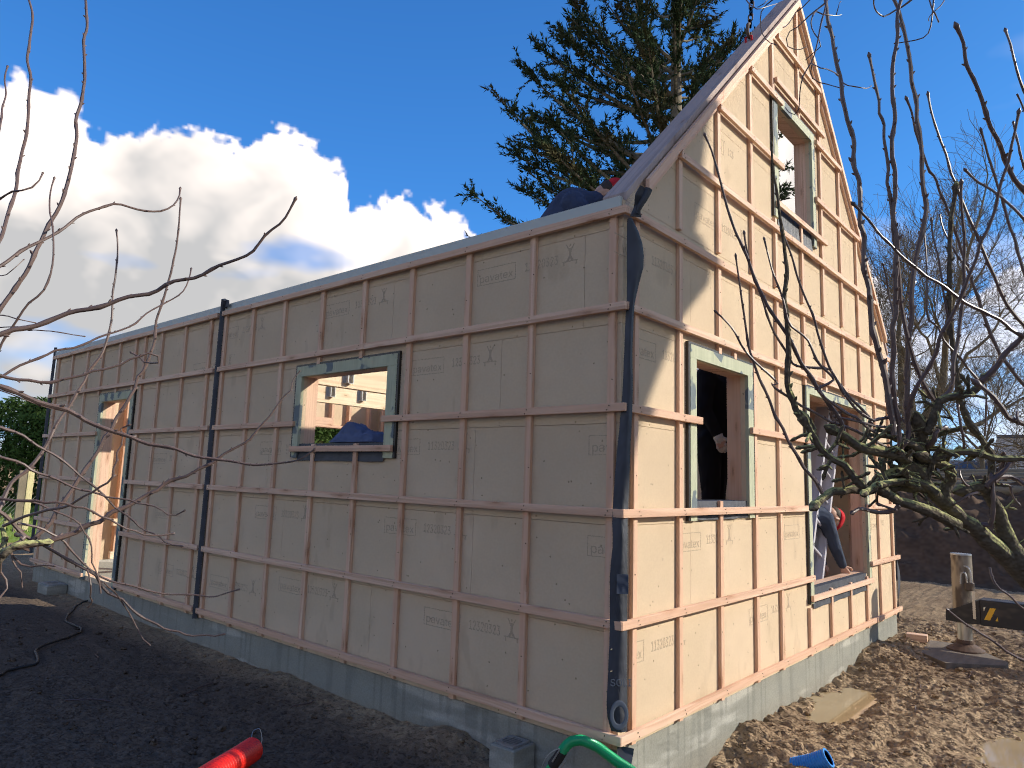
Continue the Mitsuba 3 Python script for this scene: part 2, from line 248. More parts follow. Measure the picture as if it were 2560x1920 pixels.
# traced centre lines of the near branches: x, y, z in mm and radius in 0.1 mm per point
DATA = {"L":[[-2648,769,2874,42,-2647,757,2852,42,-2640,717,2786,43,-2651,656,2637,46,-2656,633,2580,47,-2650,589,2505,48,-2655,561,2437,49,-2660,512,2325,51,-2666,484,2254,52,-2679,457,2166,54,-2688,420,2059,56,-2700,404,1994,57,-2713,384,1916,58,-2727,374,1863,59],[-2505,673,2913,49,-2504,664,2892,50,-2504,611,2763,52,-2513,598,2710,53,-2515,544,2578,55,-2526,498,2442,57,-2539,480,2367,58,-2540,451,2294,59,-2552,428,2206,60,-2562,409,2129,62,-2576,396,2054,63,-2599,394,1988,64,-2620,389,1916,65,-2642,382,1825,67,-2668,387,1764,68,-2694,390,1698,70,-2706,391,1662,71],[-2721,549,2487,25,-2732,509,2425,27,-2734,462,2366,28,-2746,418,2295,30,-2754,374,2219,33,-2760,350,2174,34],[-2694,148,2040,21,-2706,135,2007,23,-2730,140,1979,24,-2748,163,1977,26,-2763,221,1964,29,-2767,246,1959,30],[-2671,124,2026,21,-2683,81,1918,24,-2680,63,1890,24,-2679,27,1815,26,-2681,12,1763,27,-2695,10,1693,29,-2717,28,1662,30,-2736,52,1608,32,-2752,81,1550,33,-2755,92,1516,35],[-2284,266,2165,29,-2295,252,2119,31,-2312,251,2094,32,-2344,255,2071,34,-2409,262,2058,37,-2459,265,2059,39,-2512,270,2030,41,-2560,273,1991,44,-2595,271,1944,46,-2645,270,1892,48,-2686,270,1854,50,-2734,265,1794,53,-2748,264,1778,54],[-2320,-490,1931,30,-2325,-479,1908,31,-2332,-465,1882,33,-2354,-434,1850,36,-2373,-404,1803,39,-2405,-365,1778,42,-2430,-337,1764,45,-2459,-305,1736,48,-2500,-266,1721,51,-2535,-234,1686,54,-2579,-200,1673,58,-2622,-170,1642,61,-2667,-143,1628,64,-2710,-120,1600,67,-2738,-107,1583,68,-2777,-90,1570,71,-2792,-84,1557,72,-2807,-78,1547,72],[-2197,465,2207,32,-2199,453,2072,36,-2208,450,1961,40,-2217,450,1893,43,-2229,453,1825,45,-2243,454,1750,47,-2243,444,1693,49,-2253,444,1644,51,-2269,447,1587,53,-2288,455,1551,54,-2285,450,1540,55,-2299,452,1500,56,-2317,457,1456,58,-2334,462,1425,59,-2344,459,1383,60,-2361,464,1356,61,-2379,464,1307,63,-2414,468,1240,65,-2430,467,1204,66,-2451,466,1159,67,-2467,466,1131,68,-2488,463,1086,70,-2512,467,1060,71,-2524,468,1043,71],[-2330,642,2087,32,-2326,626,2021,34,-2329,610,1926,37,-2333,605,1874,39,-2335,593,1815,41,-2338,581,1748,44,-2348,573,1681,46,-2364,573,1627,48,-2391,580,1573,50,-2402,577,1534,51,-2410,578,1517,52,-2424,579,1485,53,-2435,578,1458,54,-2451,579,1426,55,-2470,577,1384,57,-2481,570,1346,58,-2495,567,1316,59,-2508,565,1290,60,-2527,562,1257,61,-2546,562,1232,62,-2565,564,1217,63,-2576,561,1196,63,-2586,554,1169,64,-2594,544,1142,65,-2602,540,1125,65],[-2229,256,1909,23,-2240,241,1870,24,-2259,230,1825,25,-2312,230,1776,27,-2363,230,1733,29,-2394,227,1694,31,-2436,230,1666,32,-2476,235,1645,34,-2504,238,1623,35,-2547,244,1597,36,-2579,251,1589,37,-2609,256,1565,39,-2663,268,1532,41,-2700,275,1496,43,-2709,277,1488,43],[-2457,48,1578,22,-2445,25,1566,23,-2438,10,1553,24,-2429,-7,1550,25,-2418,-32,1551,26,-2417,-41,1561,27,-2428,-38,1569,28,-2447,-29,1574,29,-2468,-18,1560,31,-2489,-7,1550,32,-2505,0,1533,33,-2535,15,1522,36,-2546,20,1513,36,-2561,27,1513,37,-2583,37,1497,39,-2606,47,1491,40,-2633,58,1477,42,-2649,64,1473,43,-2686,77,1477,46,-2707,85,1476,47,-2741,95,1482,49,-2751,97,1486,49],[-2671,318,1837,14,-2692,309,1806,15,-2705,339,1788,16,-2713,374,1792,17],[-2629,304,1663,14,-2666,291,1662,16,-2689,331,1674,18,-2698,378,1681,20],[-2534,203,1630,14,-2551,204,1627,15,-2569,205,1632,15,-2597,214,1630,16,-2612,222,1633,16,-2640,252,1633,17,-2652,271,1638,17,-2671,314,1645,18,-2694,379,1646,20],[-2583,150,1412,13,-2612,133,1414,14,-2646,118,1420,15,-2669,114,1426,15,-2693,121,1436,16,-2713,136,1445,17,-2727,151,1451,18],[-2158,-398,1325,24,-2163,-390,1317,24,-2182,-364,1298,27,-2215,-324,1289,30,-2250,-283,1283,33,-2285,-245,1289,37,-2325,-205,1294,40,-2366,-167,1303,44,-2403,-138,1319,47,-2447,-103,1326,51,-2482,-80,1342,53,-2503,-66,1348,55,-2540,-45,1361,58,-2573,-28,1376,60,-2613,-13,1400,63,-2641,-1,1410,65,-2671,11,1418,67,-2711,24,1436,69,-2752,37,1449,72,-2758,39,1451,72],[-2189,237,1029,22,-2223,266,1039,24,-2241,277,1060,25,-2280,306,1079,27,-2310,323,1112,29,-2351,346,1144,31,-2377,355,1174,33,-2403,364,1201,34,-2447,377,1238,36,-2479,383,1268,38,-2516,390,1295,39,-2567,398,1325,42,-2603,399,1351,43,-2655,406,1369,45,-2663,406,1372,45],[-2243,122,1142,21,-2261,142,1130,22,-2276,156,1133,23,-2289,167,1147,24,-2317,191,1160,26,-2334,206,1161,27,-2355,222,1170,28,-2410,265,1179,31,-2434,279,1190,33,-2471,300,1199,35,-2504,314,1215,36,-2532,324,1230,38,-2576,337,1245,40,-2611,341,1270,42,-2659,350,1284,44,-2667,351,1287,44],[-1905,99,1605,20,-1919,111,1570,23,-1920,110,1547,25,-1939,125,1518,28,-1955,137,1486,31,-1968,147,1454,34,-1981,157,1434,36,-2002,173,1398,40,-2016,183,1370,42,-2043,204,1346,46,-2085,233,1314,50,-2098,242,1294,52,-2140,270,1270,57,-2168,287,1245,60,-2216,315,1223,65,-2235,325,1200,67,-2262,340,1185,70,-2287,352,1163,73,-2322,368,1138,76,-2347,380,1127,79,-2363,385,1109,80,-2377,390,1097,82,-2407,402,1085,84,-2431,410,1064,87,-2455,419,1054,89,-2479,427,1046,91,-2503,434,1038,93,-2528,442,1034,95,-2578,456,1023,99],[-2303,49,1084,23,-2330,56,1080,24,-2372,67,1084,26,-2402,72,1098,27,-2427,79,1103,28,-2443,80,1119,29,-2470,89,1129,30,-2489,95,1138,31,-2508,100,1155,32,-2532,113,1156,33,-2547,121,1163,34,-2572,137,1170,35,-2600,159,1167,37,-2616,172,1173,38,-2637,191,1171,39,-2677,228,1175,41,-2683,234,1176,42],[-2421,124,1383,23,-2429,129,1386,23,-2434,135,1374,24,-2430,130,1360,25,-2429,129,1334,26,-2438,139,1303,28,-2435,137,1282,29,-2441,143,1272,30,-2438,141,1249,31,-2447,154,1223,33,-2459,168,1213,34,-2472,186,1196,36,-2491,211,1178,38,-2506,233,1159,39,-2525,261,1147,41,-2543,285,1142,43,-2562,314,1133,45,-2586,353,1120,47,-2604,384,1104,49,-2617,407,1092,51],[-2394,267,902,23,-2400,268,932,24,-2410,273,965,24,-2421,279,985,25,-2427,274,1028,25,-2437,275,1058,26,-2452,282,1081,26,-2463,284,1101,26,-2487,298,1120,27,-2513,314,1133,27,-2531,324,1142,28,-2548,331,1153,28,-2573,345,1162,28],[-2018,255,738,26,-2032,266,733,27,-2055,282,737,28,-2096,314,734,31,-2126,333,749,33,-2152,351,755,35,-2180,366,774,37,-2225,392,799,40,-2259,404,833,42,-2276,409,856,43,-2312,426,875,46,-2336,432,901,47,-2353,430,930,49,-2387,441,956,51,-2424,454,978,53,-2461,464,1003,55,-2495,471,1028,57,-2531,479,1049,59,-2559,482,1074,60,-2586,480,1105,62,-2611,481,1128,63,-2620,482,1135,64],[-2004,208,883,23,-2028,229,874,24,-2062,259,860,25,-2110,296,868,27,-2157,331,868,28,-2212,366,880,30,-2262,393,899,32,-2307,415,911,33,-2341,427,928,34,-2373,434,952,35,-2402,435,982,36,-2428,433,1011,37,-2457,429,1043,38,-2492,431,1065,39,-2523,433,1083,39,-2575,439,1094,41],[-2193,384,711,19,-2204,400,724,20,-2216,412,749,20,-2233,421,785,22,-2268,416,836,23,-2308,395,882,24,-2330,383,899,24,-2349,371,916,24],[-2392,353,853,18,-2400,309,875,19,-2418,280,900,20,-2423,258,922,22,-2429,268,954,24,-2429,291,971,26],[-2493,366,976,20,-2510,398,977,23,-2528,427,970,26,-2551,451,976,30,-2568,459,996,32,-2581,461,1017,35],[-2598,428,893,23,-2591,428,901,24,-2584,428,913,25,-2584,433,932,27,-2596,445,948,29,-2603,442,968,31,-2607,417,1003,34],[-2545,439,917,17,-2549,439,942,20,-2549,437,946,21,-2553,441,958,22,-2565,451,974,25,-2576,456,1007,29],[-2519,382,1045,81,-2561,375,1044,100,-2585,377,1040,112,-2606,386,1024,127,-2617,400,1005,139,-2626,421,984,151,-2639,459,956,169],[-2581,520,1095,59,-2589,513,1072,75,-2585,496,1050,89,-2592,489,1021,108,-2605,492,995,127],[-2562,475,1061,53,-2562,406,1051,63,-2586,408,1037,77,-2591,468,1016,93]],"R":[[-305,-1446,1309,238,-271,-1462,1274,248,-245,-1475,1249,255,-188,-1509,1206,270,-129,-1545,1167,285,-69,-1582,1124,301,-6,-1619,1069,319,67,-1664,1006,339,138,-1706,939,360,226,-1755,836,388,339,-1798,622,436,422,-1811,386,487,493,-1807,108,544],[-132,-1564,1289,162,-92,-1593,1294,181,-58,-1611,1269,198,-29,-1623,1233,218,-1,-1633,1181,244,26,-1648,1107,279,44,-1669,1056,306,59,-1692,1002,333],[-356,-1601,2347,72,-205,-1552,1632,103,-184,-1561,1582,105,-162,-1570,1528,107,-113,-1607,1467,111,-83,-1626,1417,113,-71,-1630,1384,115,-65,-1623,1333,117,-65,-1610,1290,118],[-491,-1374,1251,152,-470,-1390,1242,158,-435,-1413,1227,167,-387,-1444,1212,178,-330,-1476,1201,191,-269,-1502,1175,204,-207,-1528,1154,216],[-617,-1296,1194,47,-586,-1304,1204,52,-544,-1319,1200,58,-495,-1343,1191,67,-460,-1390,1203,80,-463,-1398,1219,83],[-505,-1352,1219,35,-498,-1367,1214,41,-497,-1380,1209,48,-501,-1399,1204,55],[-754,-1221,1224,133,-711,-1234,1248,139,-666,-1251,1260,144,-601,-1277,1266,152,-523,-1312,1265,161,-470,-1340,1279,168,-408,-1378,1283,177,-329,-1431,1286,188,-283,-1462,1271,195],[-655,-1342,1264,113,-557,-1362,1288,126,-477,-1387,1298,137,-424,-1411,1300,146,-372,-1440,1285,156],[-1046,-1197,2371,29,-1024,-1195,2289,36,-993,-1197,2188,45,-967,-1197,2101,53,-940,-1198,2014,61,-928,-1197,1970,65,-915,-1185,1888,72,-892,-1184,1806,79,-875,-1179,1731,85,-862,-1169,1656,92,-853,-1165,1612,96,-841,-1168,1578,99,-832,-1172,1563,100,-817,-1178,1525,104,-784,-1199,1480,109,-764,-1211,1447,112,-726,-1235,1394,118,-699,-1256,1368,121,-672,-1281,1358,124,-658,-1291,1343,126,-638,-1303,1313,129,-617,-1319,1286,133,-595,-1334,1260,136],[-935,-1191,2092,30,-907,-1208,2025,32,-889,-1216,1969,33,-865,-1229,1909,35,-829,-1249,1826,37,-809,-1256,1766,38,-787,-1266,1714,40,-765,-1277,1665,41,-738,-1293,1617,43,-726,-1300,1595,43,-697,-1319,1554,45,-676,-1335,1532,45,-644,-1362,1507,47,-631,-1373,1500,47],[-1021,-1093,2095,30,-988,-1099,1995,32,-943,-1118,1892,35,-899,-1139,1787,37,-863,-1163,1727,39,-832,-1185,1675,40,-756,-1266,1668,43,-730,-1287,1626,44,-697,-1313,1578,45,-679,-1329,1559,46,-642,-1361,1511,47],[-1188,-1039,2390,29,-1159,-1050,2327,32,-1124,-1061,2241,36,-1097,-1068,2169,39,-1065,-1081,2097,42,-1018,-1103,2011,47,-989,-1114,1945,50,-938,-1139,1858,54,-876,-1176,1771,58,-833,-1198,1697,62,-777,-1230,1617,66,-756,-1242,1587,68,-725,-1261,1546,70,-705,-1273,1520,72,-683,-1284,1486,73,-671,-1287,1456,75],[-686,-1270,1457,149,-668,-1286,1448,153,-647,-1302,1433,158,-604,-1330,1408,167,-527,-1373,1400,180,-472,-1396,1395,188,-410,-1419,1381,198],[-1077,-1020,1830,26,-1031,-1051,1781,29,-983,-1077,1709,32,-932,-1110,1659,35,-881,-1144,1609,37,-890,-1129,1605,38,-839,-1163,1570,40,-795,-1193,1538,42,-745,-1229,1516,45,-700,-1259,1489,47,-664,-1286,1480,48,-612,-1323,1459,50,-573,-1349,1441,52,-533,-1375,1420,54,-500,-1395,1397,55],[-1077,-1087,2006,26,-1051,-1085,1935,29,-1018,-1085,1849,33,-980,-1084,1739,38,-955,-1092,1680,40,-929,-1102,1621,43,-901,-1117,1562,45,-877,-1130,1506,48,-853,-1147,1461,50,-832,-1161,1412,52,-813,-1176,1375,54,-793,-1192,1333,56,-773,-1211,1308,57,-755,-1226,1274,59,-746,-1234,1251,60],[-974,-1143,2078,27,-956,-1156,1993,29,-925,-1181,1887,33,-901,-1193,1804,36,-854,-1236,1753,38,-821,-1253,1686,41,-771,-1288,1628,43,-793,-1243,1594,46,-765,-1259,1566,47,-729,-1284,1541,49,-699,-1305,1523,50,-670,-1325,1510,51,-634,-1348,1481,53,-604,-1368,1463,54],[-693,-1273,1511,34,-675,-1312,1502,37,-634,-1351,1490,41,-575,-1380,1484,45,-509,-1404,1483,48],[-618,-1357,1497,47,-572,-1373,1511,50,-533,-1393,1519,53,-507,-1413,1529,55],[-619,-1511,3000,57,-621,-1507,2987,57,-626,-1495,2923,58,-623,-1489,2848,60,-627,-1474,2747,63,-623,-1468,2663,65,-611,-1471,2573,67,-613,-1455,2465,69,-601,-1458,2384,71,-592,-1457,2299,74,-589,-1447,2218,76,-574,-1450,2126,78,-571,-1441,2045,80,-562,-1437,1965,82,-553,-1435,1898,84,-552,-1423,1826,86,-541,-1419,1738,88,-532,-1408,1635,91,-520,-1410,1576,92,-502,-1414,1497,94,-490,-1417,1446,96,-487,-1411,1398,97],[-588,-1475,3034,58,-585,-1478,3021,58,-562,-1493,2959,60,-546,-1502,2896,61,-530,-1507,2813,64,-516,-1508,2730,66,-499,-1517,2659,68,-491,-1516,2605,69,-476,-1521,2522,71,-465,-1519,2439,73,-452,-1518,2339,76,-441,-1523,2282,77,-444,-1505,2194,80,-449,-1481,2078,83,-449,-1469,1999,85,-448,-1461,1937,86,-440,-1463,1896,87,-441,-1447,1793,90,-432,-1435,1646,94,-427,-1432,1585,95,-421,-1430,1528,97,-414,-1431,1483,98,-419,-1419,1442,99],[-796,-1305,2992,57,-794,-1306,2979,57,-787,-1306,2916,59,-769,-1318,2841,61,-755,-1323,2750,64,-738,-1335,2680,66,-731,-1335,2614,68,-716,-1344,2548,70,-698,-1356,2475,72,-693,-1352,2401,74,-675,-1364,2332,76,-673,-1362,2295,77,-663,-1360,2190,81,-651,-1366,2125,82,-645,-1361,2036,85,-629,-1369,1960,87,-622,-1369,1896,89,-615,-1369,1833,91,-598,-1381,1777,93,-580,-1392,1694,95,-568,-1398,1639,97,-560,-1402,1592,98,-550,-1405,1533,100,-543,-1409,1502,101,-537,-1409,1455,103],[-688,-1415,2770,42,-679,-1419,2729,43,-665,-1425,2668,45,-653,-1431,2615,46,-649,-1428,2575,48,-635,-1439,2539,49,-630,-1436,2486,50,-611,-1443,2397,53,-606,-1435,2329,55,-598,-1440,2301,55,-583,-1441,2221,58,-574,-1440,2161,59,-561,-1442,2102,61,-550,-1446,2062,62,-534,-1446,1983,65,-523,-1445,1923,66,-504,-1449,1844,69,-482,-1456,1773,71,-444,-1477,1682,74,-432,-1483,1651,75,-418,-1491,1623,76,-397,-1507,1592,77],[-456,-1481,2691,37,-433,-1491,2639,38,-412,-1496,2578,40,-377,-1512,2496,42,-354,-1524,2443,44,-339,-1536,2423,44,-322,-1544,2377,46,-295,-1561,2315,47,-270,-1575,2244,49,-251,-1588,2189,51,-235,-1598,2134,52,-218,-1611,2074,54,-198,-1626,2002,55,-184,-1639,1937,57,-170,-1652,1869,59,-151,-1674,1797,60,-127,-1703,1733,62,-101,-1739,1667,64,-79,-1768,1625,65],[-408,-1540,2710,37,-399,-1545,2658,38,-385,-1555,2593,40,-369,-1568,2537,42,-356,-1578,2490,43,-344,-1585,2434,45,-324,-1601,2380,47,-318,-1604,2355,48,-290,-1624,2284,50,-262,-1642,2214,52,-238,-1657,2157,54,-214,-1669,2100,56,-189,-1685,2055,58,-166,-1697,2007,59,-143,-1710,1962,61,-109,-1732,1914,63,-86,-1749,1890,64,-48,-1778,1851,66],[-806,-1694,2698,50,-779,-1704,2649,52,-756,-1707,2594,55,-720,-1724,2546,58,-691,-1733,2494,61,-651,-1746,2429,64,-613,-1764,2380,67,-577,-1775,2325,70,-540,-1790,2275,73,-510,-1807,2250,75,-465,-1832,2208,78],[-364,-1779,2886,35,-363,-1794,2810,39,-350,-1802,2744,43,-325,-1811,2700,46,-288,-1822,2661,49],[-311,-1796,2673,28,-292,-1802,2653,30,-277,-1810,2618,33,-274,-1820,2585,35],[-306,-1780,2567,28,-310,-1784,2525,31,-307,-1790,2490,34,-294,-1793,2443,37,-255,-1805,2394,42],[-650,-1820,2442,37,-637,-1806,2389,39,-623,-1790,2334,42,-612,-1777,2291,43,-603,-1755,2235,46,-583,-1737,2165,48,-576,-1715,2114,50,-574,-1694,2077,52,-563,-1678,2028,54,-556,-1655,1979,56,-547,-1632,1926,58,-540,-1609,1877,60,-535,-1586,1833,62,-531,-1564,1793,64,-520,-1543,1738,66,-511,-1511,1674,69,-510,-1489,1640,71,-504,-1464,1591,73,-494,-1448,1549,75,-482,-1439,1510,76],[-321,-1686,2560,36,-292,-1695,2498,39,-264,-1706,2440,41,-238,-1715,2372,44,-217,-1726,2323,46,-195,-1737,2253,49,-177,-1749,2190,51,-164,-1759,2127,54,-150,-1771,2055,56,-140,-1781,2021,58],[-336,-1639,2416,36,-322,-1658,2388,38,-305,-1679,2366,40,-285,-1704,2345,42,-261,-1727,2322,44,-220,-1759,2284,47,-177,-1786,2243,50],[-897,-1404,2163,38,-855,-1426,2132,40,-818,-1443,2097,41,-755,-1477,2050,44,-730,-1491,2030,45,-673,-1525,1992,47,-645,-1542,1973,48,-596,-1575,1952,50,-549,-1606,1922,52,-517,-1626,1902,53,-461,-1666,1877,55,-401,-1710,1852,57,-357,-1739,1824,59,-308,-1774,1801,61],[-459,-1632,2325,42,-447,-1629,2292,43,-436,-1627,2267,44,-404,-1626,2193,47,-366,-1617,2079,52,-339,-1606,1960,57,-332,-1594,1888,60,-329,-1579,1798,63,-334,-1563,1736,65,-332,-1556,1658,68,-333,-1551,1634,69,-343,-1538,1613,70,-354,-1525,1600,71],[-357,-1495,2209,29,-357,-1498,2103,32,-355,-1497,2016,34,-352,-1492,1931,35,-342,-1495,1890,36,-316,-1519,1862,38,-297,-1528,1822,39,-261,-1553,1782,40,-240,-1567,1763,41,-194,-1594,1711,43,-158,-1616,1676,44],[-345,-1519,2256,29,-346,-1523,2188,31,-338,-1537,2101,33,-332,-1540,2036,35,-320,-1543,1974,37,-299,-1547,1909,39,-277,-1548,1853,41,-250,-1548,1793,43,-232,-1547,1753,44],[-326,-1544,2272,26,-325,-1554,2219,28,-314,-1569,2175,30,-287,-1587,2122,33,-247,-1608,2085,35,-229,-1614,2062,37],[-439,-1376,2086,26,-403,-1377,2033,30,-390,-1380,1983,33,-394,-1390,1915,37],[-307,-1778,1817,68,-312,-1738,1772,80,-315,-1707,1735,90,-318,-1672,1689,101,-324,-1641,1653,111,-331,-1613,1622,119,-350,-1574,1606,129,-364,-1548,1598,135,-374,-1528,1589,140,-377,-1509,1557,147,-375,-1493,1513,155,-372,-1480,1477,163],[-191,-1749,1398,90,-223,-1702,1391,97,-246,-1665,1389,102,-265,-1634,1401,107,-278,-1609,1408,111,-292,-1577,1411,116,-303,-1543,1407,121,-310,-1509,1398,127,-315,-1473,1381,132,-316,-1447,1365,137],[-388,-1648,1633,68,-367,-1680,1591,71,-349,-1699,1560,74,-327,-1714,1526,77,-303,-1733,1516,79,-270,-1758,1506,81],[-296,-1736,1548,41,-322,-1739,1518,44,-281,-1747,1510,47],[-145,-1633,1694,29,-135,-1631,1605,31,-127,-1623,1530,32,-121,-1616,1479,33],[-313,-1568,1569,35,-340,-1575,1506,39,-322,-1580,1454,42,-296,-1576,1423,45,-283,-1572,1408,46],[-449,-1359,1315,170,-407,-1379,1334,187,-366,-1403,1350,204,-339,-1424,1355,217,-315,-1441,1334,232,-303,-1447,1305,245],[-336,-1472,1386,171,-273,-1498,1369,182,-227,-1518,1345,192,-213,-1517,1312,199,-218,-1504,1283,205,-226,-1495,1253,211,-218,-1511,1225,217],[-438,-1404,1475,113,-400,-1398,1449,128,-365,-1398,1422,143,-333,-1411,1402,158,-315,-1430,1381,173,-311,-1447,1356,188],[-368,-1457,1487,199,-331,-1454,1438,213,-309,-1452,1392,225,-310,-1441,1356,234,-306,-1444,1309,245],[-304,-1562,1493,64,-290,-1519,1484,81,-300,-1488,1465,94,-329,-1467,1442,106,-353,-1458,1419,114],[-340,-1522,1494,57,-381,-1509,1474,69,-377,-1501,1446,84,-343,-1475,1427,100],[-517,-1341,1460,63,-491,-1373,1455,82,-457,-1404,1449,102,-410,-1432,1438,123,-360,-1453,1419,142],[-506,-1358,1479,56,-446,-1377,1474,72,-389,-1403,1464,92,-359,-1431,1448,110,-352,-1458,1416,128],[-412,-1406,1334,127,-353,-1428,1307,143,-313,-1461,1287,159,-301,-1486,1260,171],[-46,-1682,1382,81,-71,-1655,1341,93,-86,-1631,1318,102,-94,-1609,1295,110],[1,-1719,1303,66,11,-1689,1328,77,-9,-1664,1337,85,-74,-1633,1311,96],[-11,-1693,1239,29,-19,-1677,1272,38,-29,-1673,1301,45,-58,-1652,1304,51],[-67,-1663,1405,59,-41,-1657,1379,72,-39,-1646,1352,85,-81,-1628,1318,103],[-82,-1628,1318,59,-85,-1630,1288,63,-88,-1629,1244,70,-86,-1622,1200,76,-79,-1610,1155,83,-90,-1587,1158,88],[-222,-1548,1342,29,-241,-1554,1324,33,-227,-1563,1302,39,-196,-1570,1296,43],[-218,-1530,1233,36,-208,-1551,1248,43,-190,-1574,1264,52,-173,-1591,1272,58],[-136,-1705,877,24,-174,-1689,899,26,-205,-1675,925,29,-240,-1644,955,33,-243,-1632,981,35,-234,-1624,1018,38],[-604,-1557,903,31,-567,-1572,884,32,-515,-1592,854,34,-469,-1612,833,36,-418,-1633,810,38,-363,-1655,780,40,-305,-1676,750,42,-236,-1705,724,44,-133,-1745,679,47]],"V":[[-1068,-1251,2749,16,-1024,-1258,2790,17,-1003,-1274,2832,18,-1062,-1334,2812,19,-1106,-1362,2790,19],[-1011,-1304,2689,13,-1044,-1281,2672,14,-1066,-1267,2674,15,-1078,-1263,2685,16,-1084,-1271,2711,17,-1068,-1298,2732,19,-1052,-1319,2760,21,-1028,-1341,2792,23,-997,-1364,2828,25,-981,-1374,2857,26],[-1031,-1240,2492,13,-1034,-1252,2470,14,-1034,-1270,2456,14,-1038,-1284,2462,15,-1053,-1291,2477,16,-1082,-1306,2513,17,-1095,-1321,2548,19,-1089,-1341,2578,20,-1084,-1351,2607,21,-1072,-1359,2657,23,-1047,-1363,2728,25,-1013,-1367,2802,28,-992,-1365,2851,29],[-881,-1364,2631,17,-965,-1370,2600,17,-1032,-1361,2582,18,-997,-1314,2634,19],[-754,-1432,2628,14,-843,-1417,2586,16,-855,-1388,2597,18,-824,-1358,2639,20],[-923,-1378,2561,13,-909,-1320,2605,16,-936,-1298,2616,18,-990,-1314,2636,20],[-899,-1384,2830,13,-943,-1376,2806,15,-994,-1355,2791,17,-1007,-1334,2805,19],[-906,-1385,2874,13,-949,-1389,2828,14,-913,-1371,2827,17],[-1007,-1299,2647,13,-1036,-1336,2645,15,-1049,-1360,2649,16,-1064,-1360,2665,17,-1075,-1350,2683,18,-1065,-1337,2730,20,-1023,-1336,2789,22,-1006,-1338,2806,23],[-683,-1434,2989,21,-620,-1424,2985,24,-570,-1435,2985,27,-529,-1477,3017,31,-555,-1527,3016,34,-580,-1550,3009,35],[-617,-1478,2835,18,-597,-1514,2838,19,-581,-1540,2842,21,-562,-1569,2856,22,-557,-1580,2880,23,-554,-1589,2931,25,-549,-1594,2989,28,-546,-1596,3007,28],[-524,-1602,2915,21,-600,-1600,2913,24,-593,-1589,2962,26,-562,-1581,3005,28],[-547,-1576,2918,14,-616,-1599,2900,16,-628,-1611,2899,17,-572,-1628,2956,20,-521,-1629,3002,21],[-997,-1208,2894,14,-1063,-1205,2849,15,-1119,-1188,2813,18,-1123,-1170,2831,20,-1102,-1144,2876,22,-1078,-1125,2915,24],[-1039,-1157,2880,14,-1076,-1187,2854,15,-1071,-1204,2866,18,-1016,-1196,2919,20],[-980,-1199,2754,14,-983,-1184,2763,14,-988,-1159,2796,16,-992,-1149,2828,18,-1000,-1151,2875,20,-1004,-1167,2896,22,-1005,-1199,2910,24]],"CM":[[2730,11,30],[2660,11,56],[2591,11,72],[2521,12,79],[2452,12,77],[2382,13,64],[2313,13,53],[2243,13,43],[2174,9,40],[2104,7,39],[2035,6,37],[1965,5,36],[1896,3,37],[1826,2,39],[1757,0,39],[1687,-4,38],[1618,-8,37],[1548,-11,35],[1479,-16,32],[1409,-20,31],[1340,-24,30],[1270,-27,28],[1201,-30,27],[1131,-32,25],[1062,-34,24],[992,-32,24],[923,-32,24],[853,-37,24],[784,-40,24],[714,-39,24],[645,-39,25],[575,-38,25],[506,-38,26],[436,-39,26],[367,-41,26],[297,-42,26],[228,-44,27],[158,-46,28],[89,-43,28],[20,-29,29]]}

# ------------------------------------------------------------------ ground
def gz(x, y):
    """height of the bare ground"""
    x, y = np.asarray(x, float), np.asarray(y, float)
    z = -.325 + .05 * (npfbm(x * .35, y * .35, 1.0, 3) - .5)
    z = np.where(x > .5, z - .01 * np.clip(x - .5, 0, 2), z)
    right = 1 / (1 + np.exp(-(x - y - .3) * 4))
    # soil banked up along the gable footing, a hollow at the corner
    bank = np.exp(-((y + .02) / .28) ** 2)
    prof = np.interp(x, [-1, .3, .8, 1.1, 1.6, 2.1, 3.1, 3.9, 4.7, 5.4, 6.4], [-.02, -.22, -.20, -.10, .03, .0, -.06, -.03, .08, .06, 0])
    z = z + bank * prof * np.clip((x + 1.5) / 1.5, 0, 1)
    z = z + .09 * np.exp(-((x + .06) / .22) ** 2 - ((y - 1.22) / .22) ** 2) + .05 * np.exp(-((x + .1) / .3) ** 2 - ((y - 2.9) / .5) ** 2)
    for px, py, sx, sy, dp in ((2.75, -.25, .62, .17, .075), (2.72, -1.36, .62, .36, .10), (3.75, -1.0, .35, .10, .05), (1.9, -1.0, .28, .1, .04), (2.2, -.72, .22, .07, .05)):
        z = z - dp * np.exp(-(((x - px) / sx) ** 2 + ((y - py) / sy) ** 2) ** 1.5)
    near = np.exp(-np.clip(np.hypot(x - 1.5, y - .5) - 5, 0, 60) / 8)
    cl = npfbm(x * 5.5, y * 3.6, 2.0, 4, 3); rid = 1 - np.abs(2 * npfbm(x * 3.4 + .3 * y, y * 1.5, 5.0, 3, 9) - 1)
    fine = npfbm(x * 21, y * 15, 3.0, 3, 5)
    lump = np.clip(npnoise(x * 9, y * 7, 1.0, 12) - .62, 0, 1)
    amp = .5 + .5 * right
    z = z + near * amp * (.075 * (cl - .5) + .035 * (rid - .7) + .055 * (fine - .5) + .02 * (npfbm(x * 48, y * 34, 1.0, 2, 21) - .5) + .04 * lump)
    return z
def grid_lines(a, b, step, far, grow=1.22):
    c = list(np.arange(a, b, step)); s = step; hi = [c[-1]]; 
    while hi[-1] < far: s *= grow; hi.append(hi[-1] + s)
    s = step; lo = [c[0]]
    while lo[-1] > -far: s *= grow; lo.append(lo[-1] - s)
    return np.array(lo[:0:-1] + c + hi[1:])
gx, gy = grid_lines(-2.2, 7.2, .026, 900), grid_lines(-2.2, 4.2, .026, 900)
GX, GY = np.meshgrid(gx, gy, indexing='ij')
GZ = gz(GX, GY)
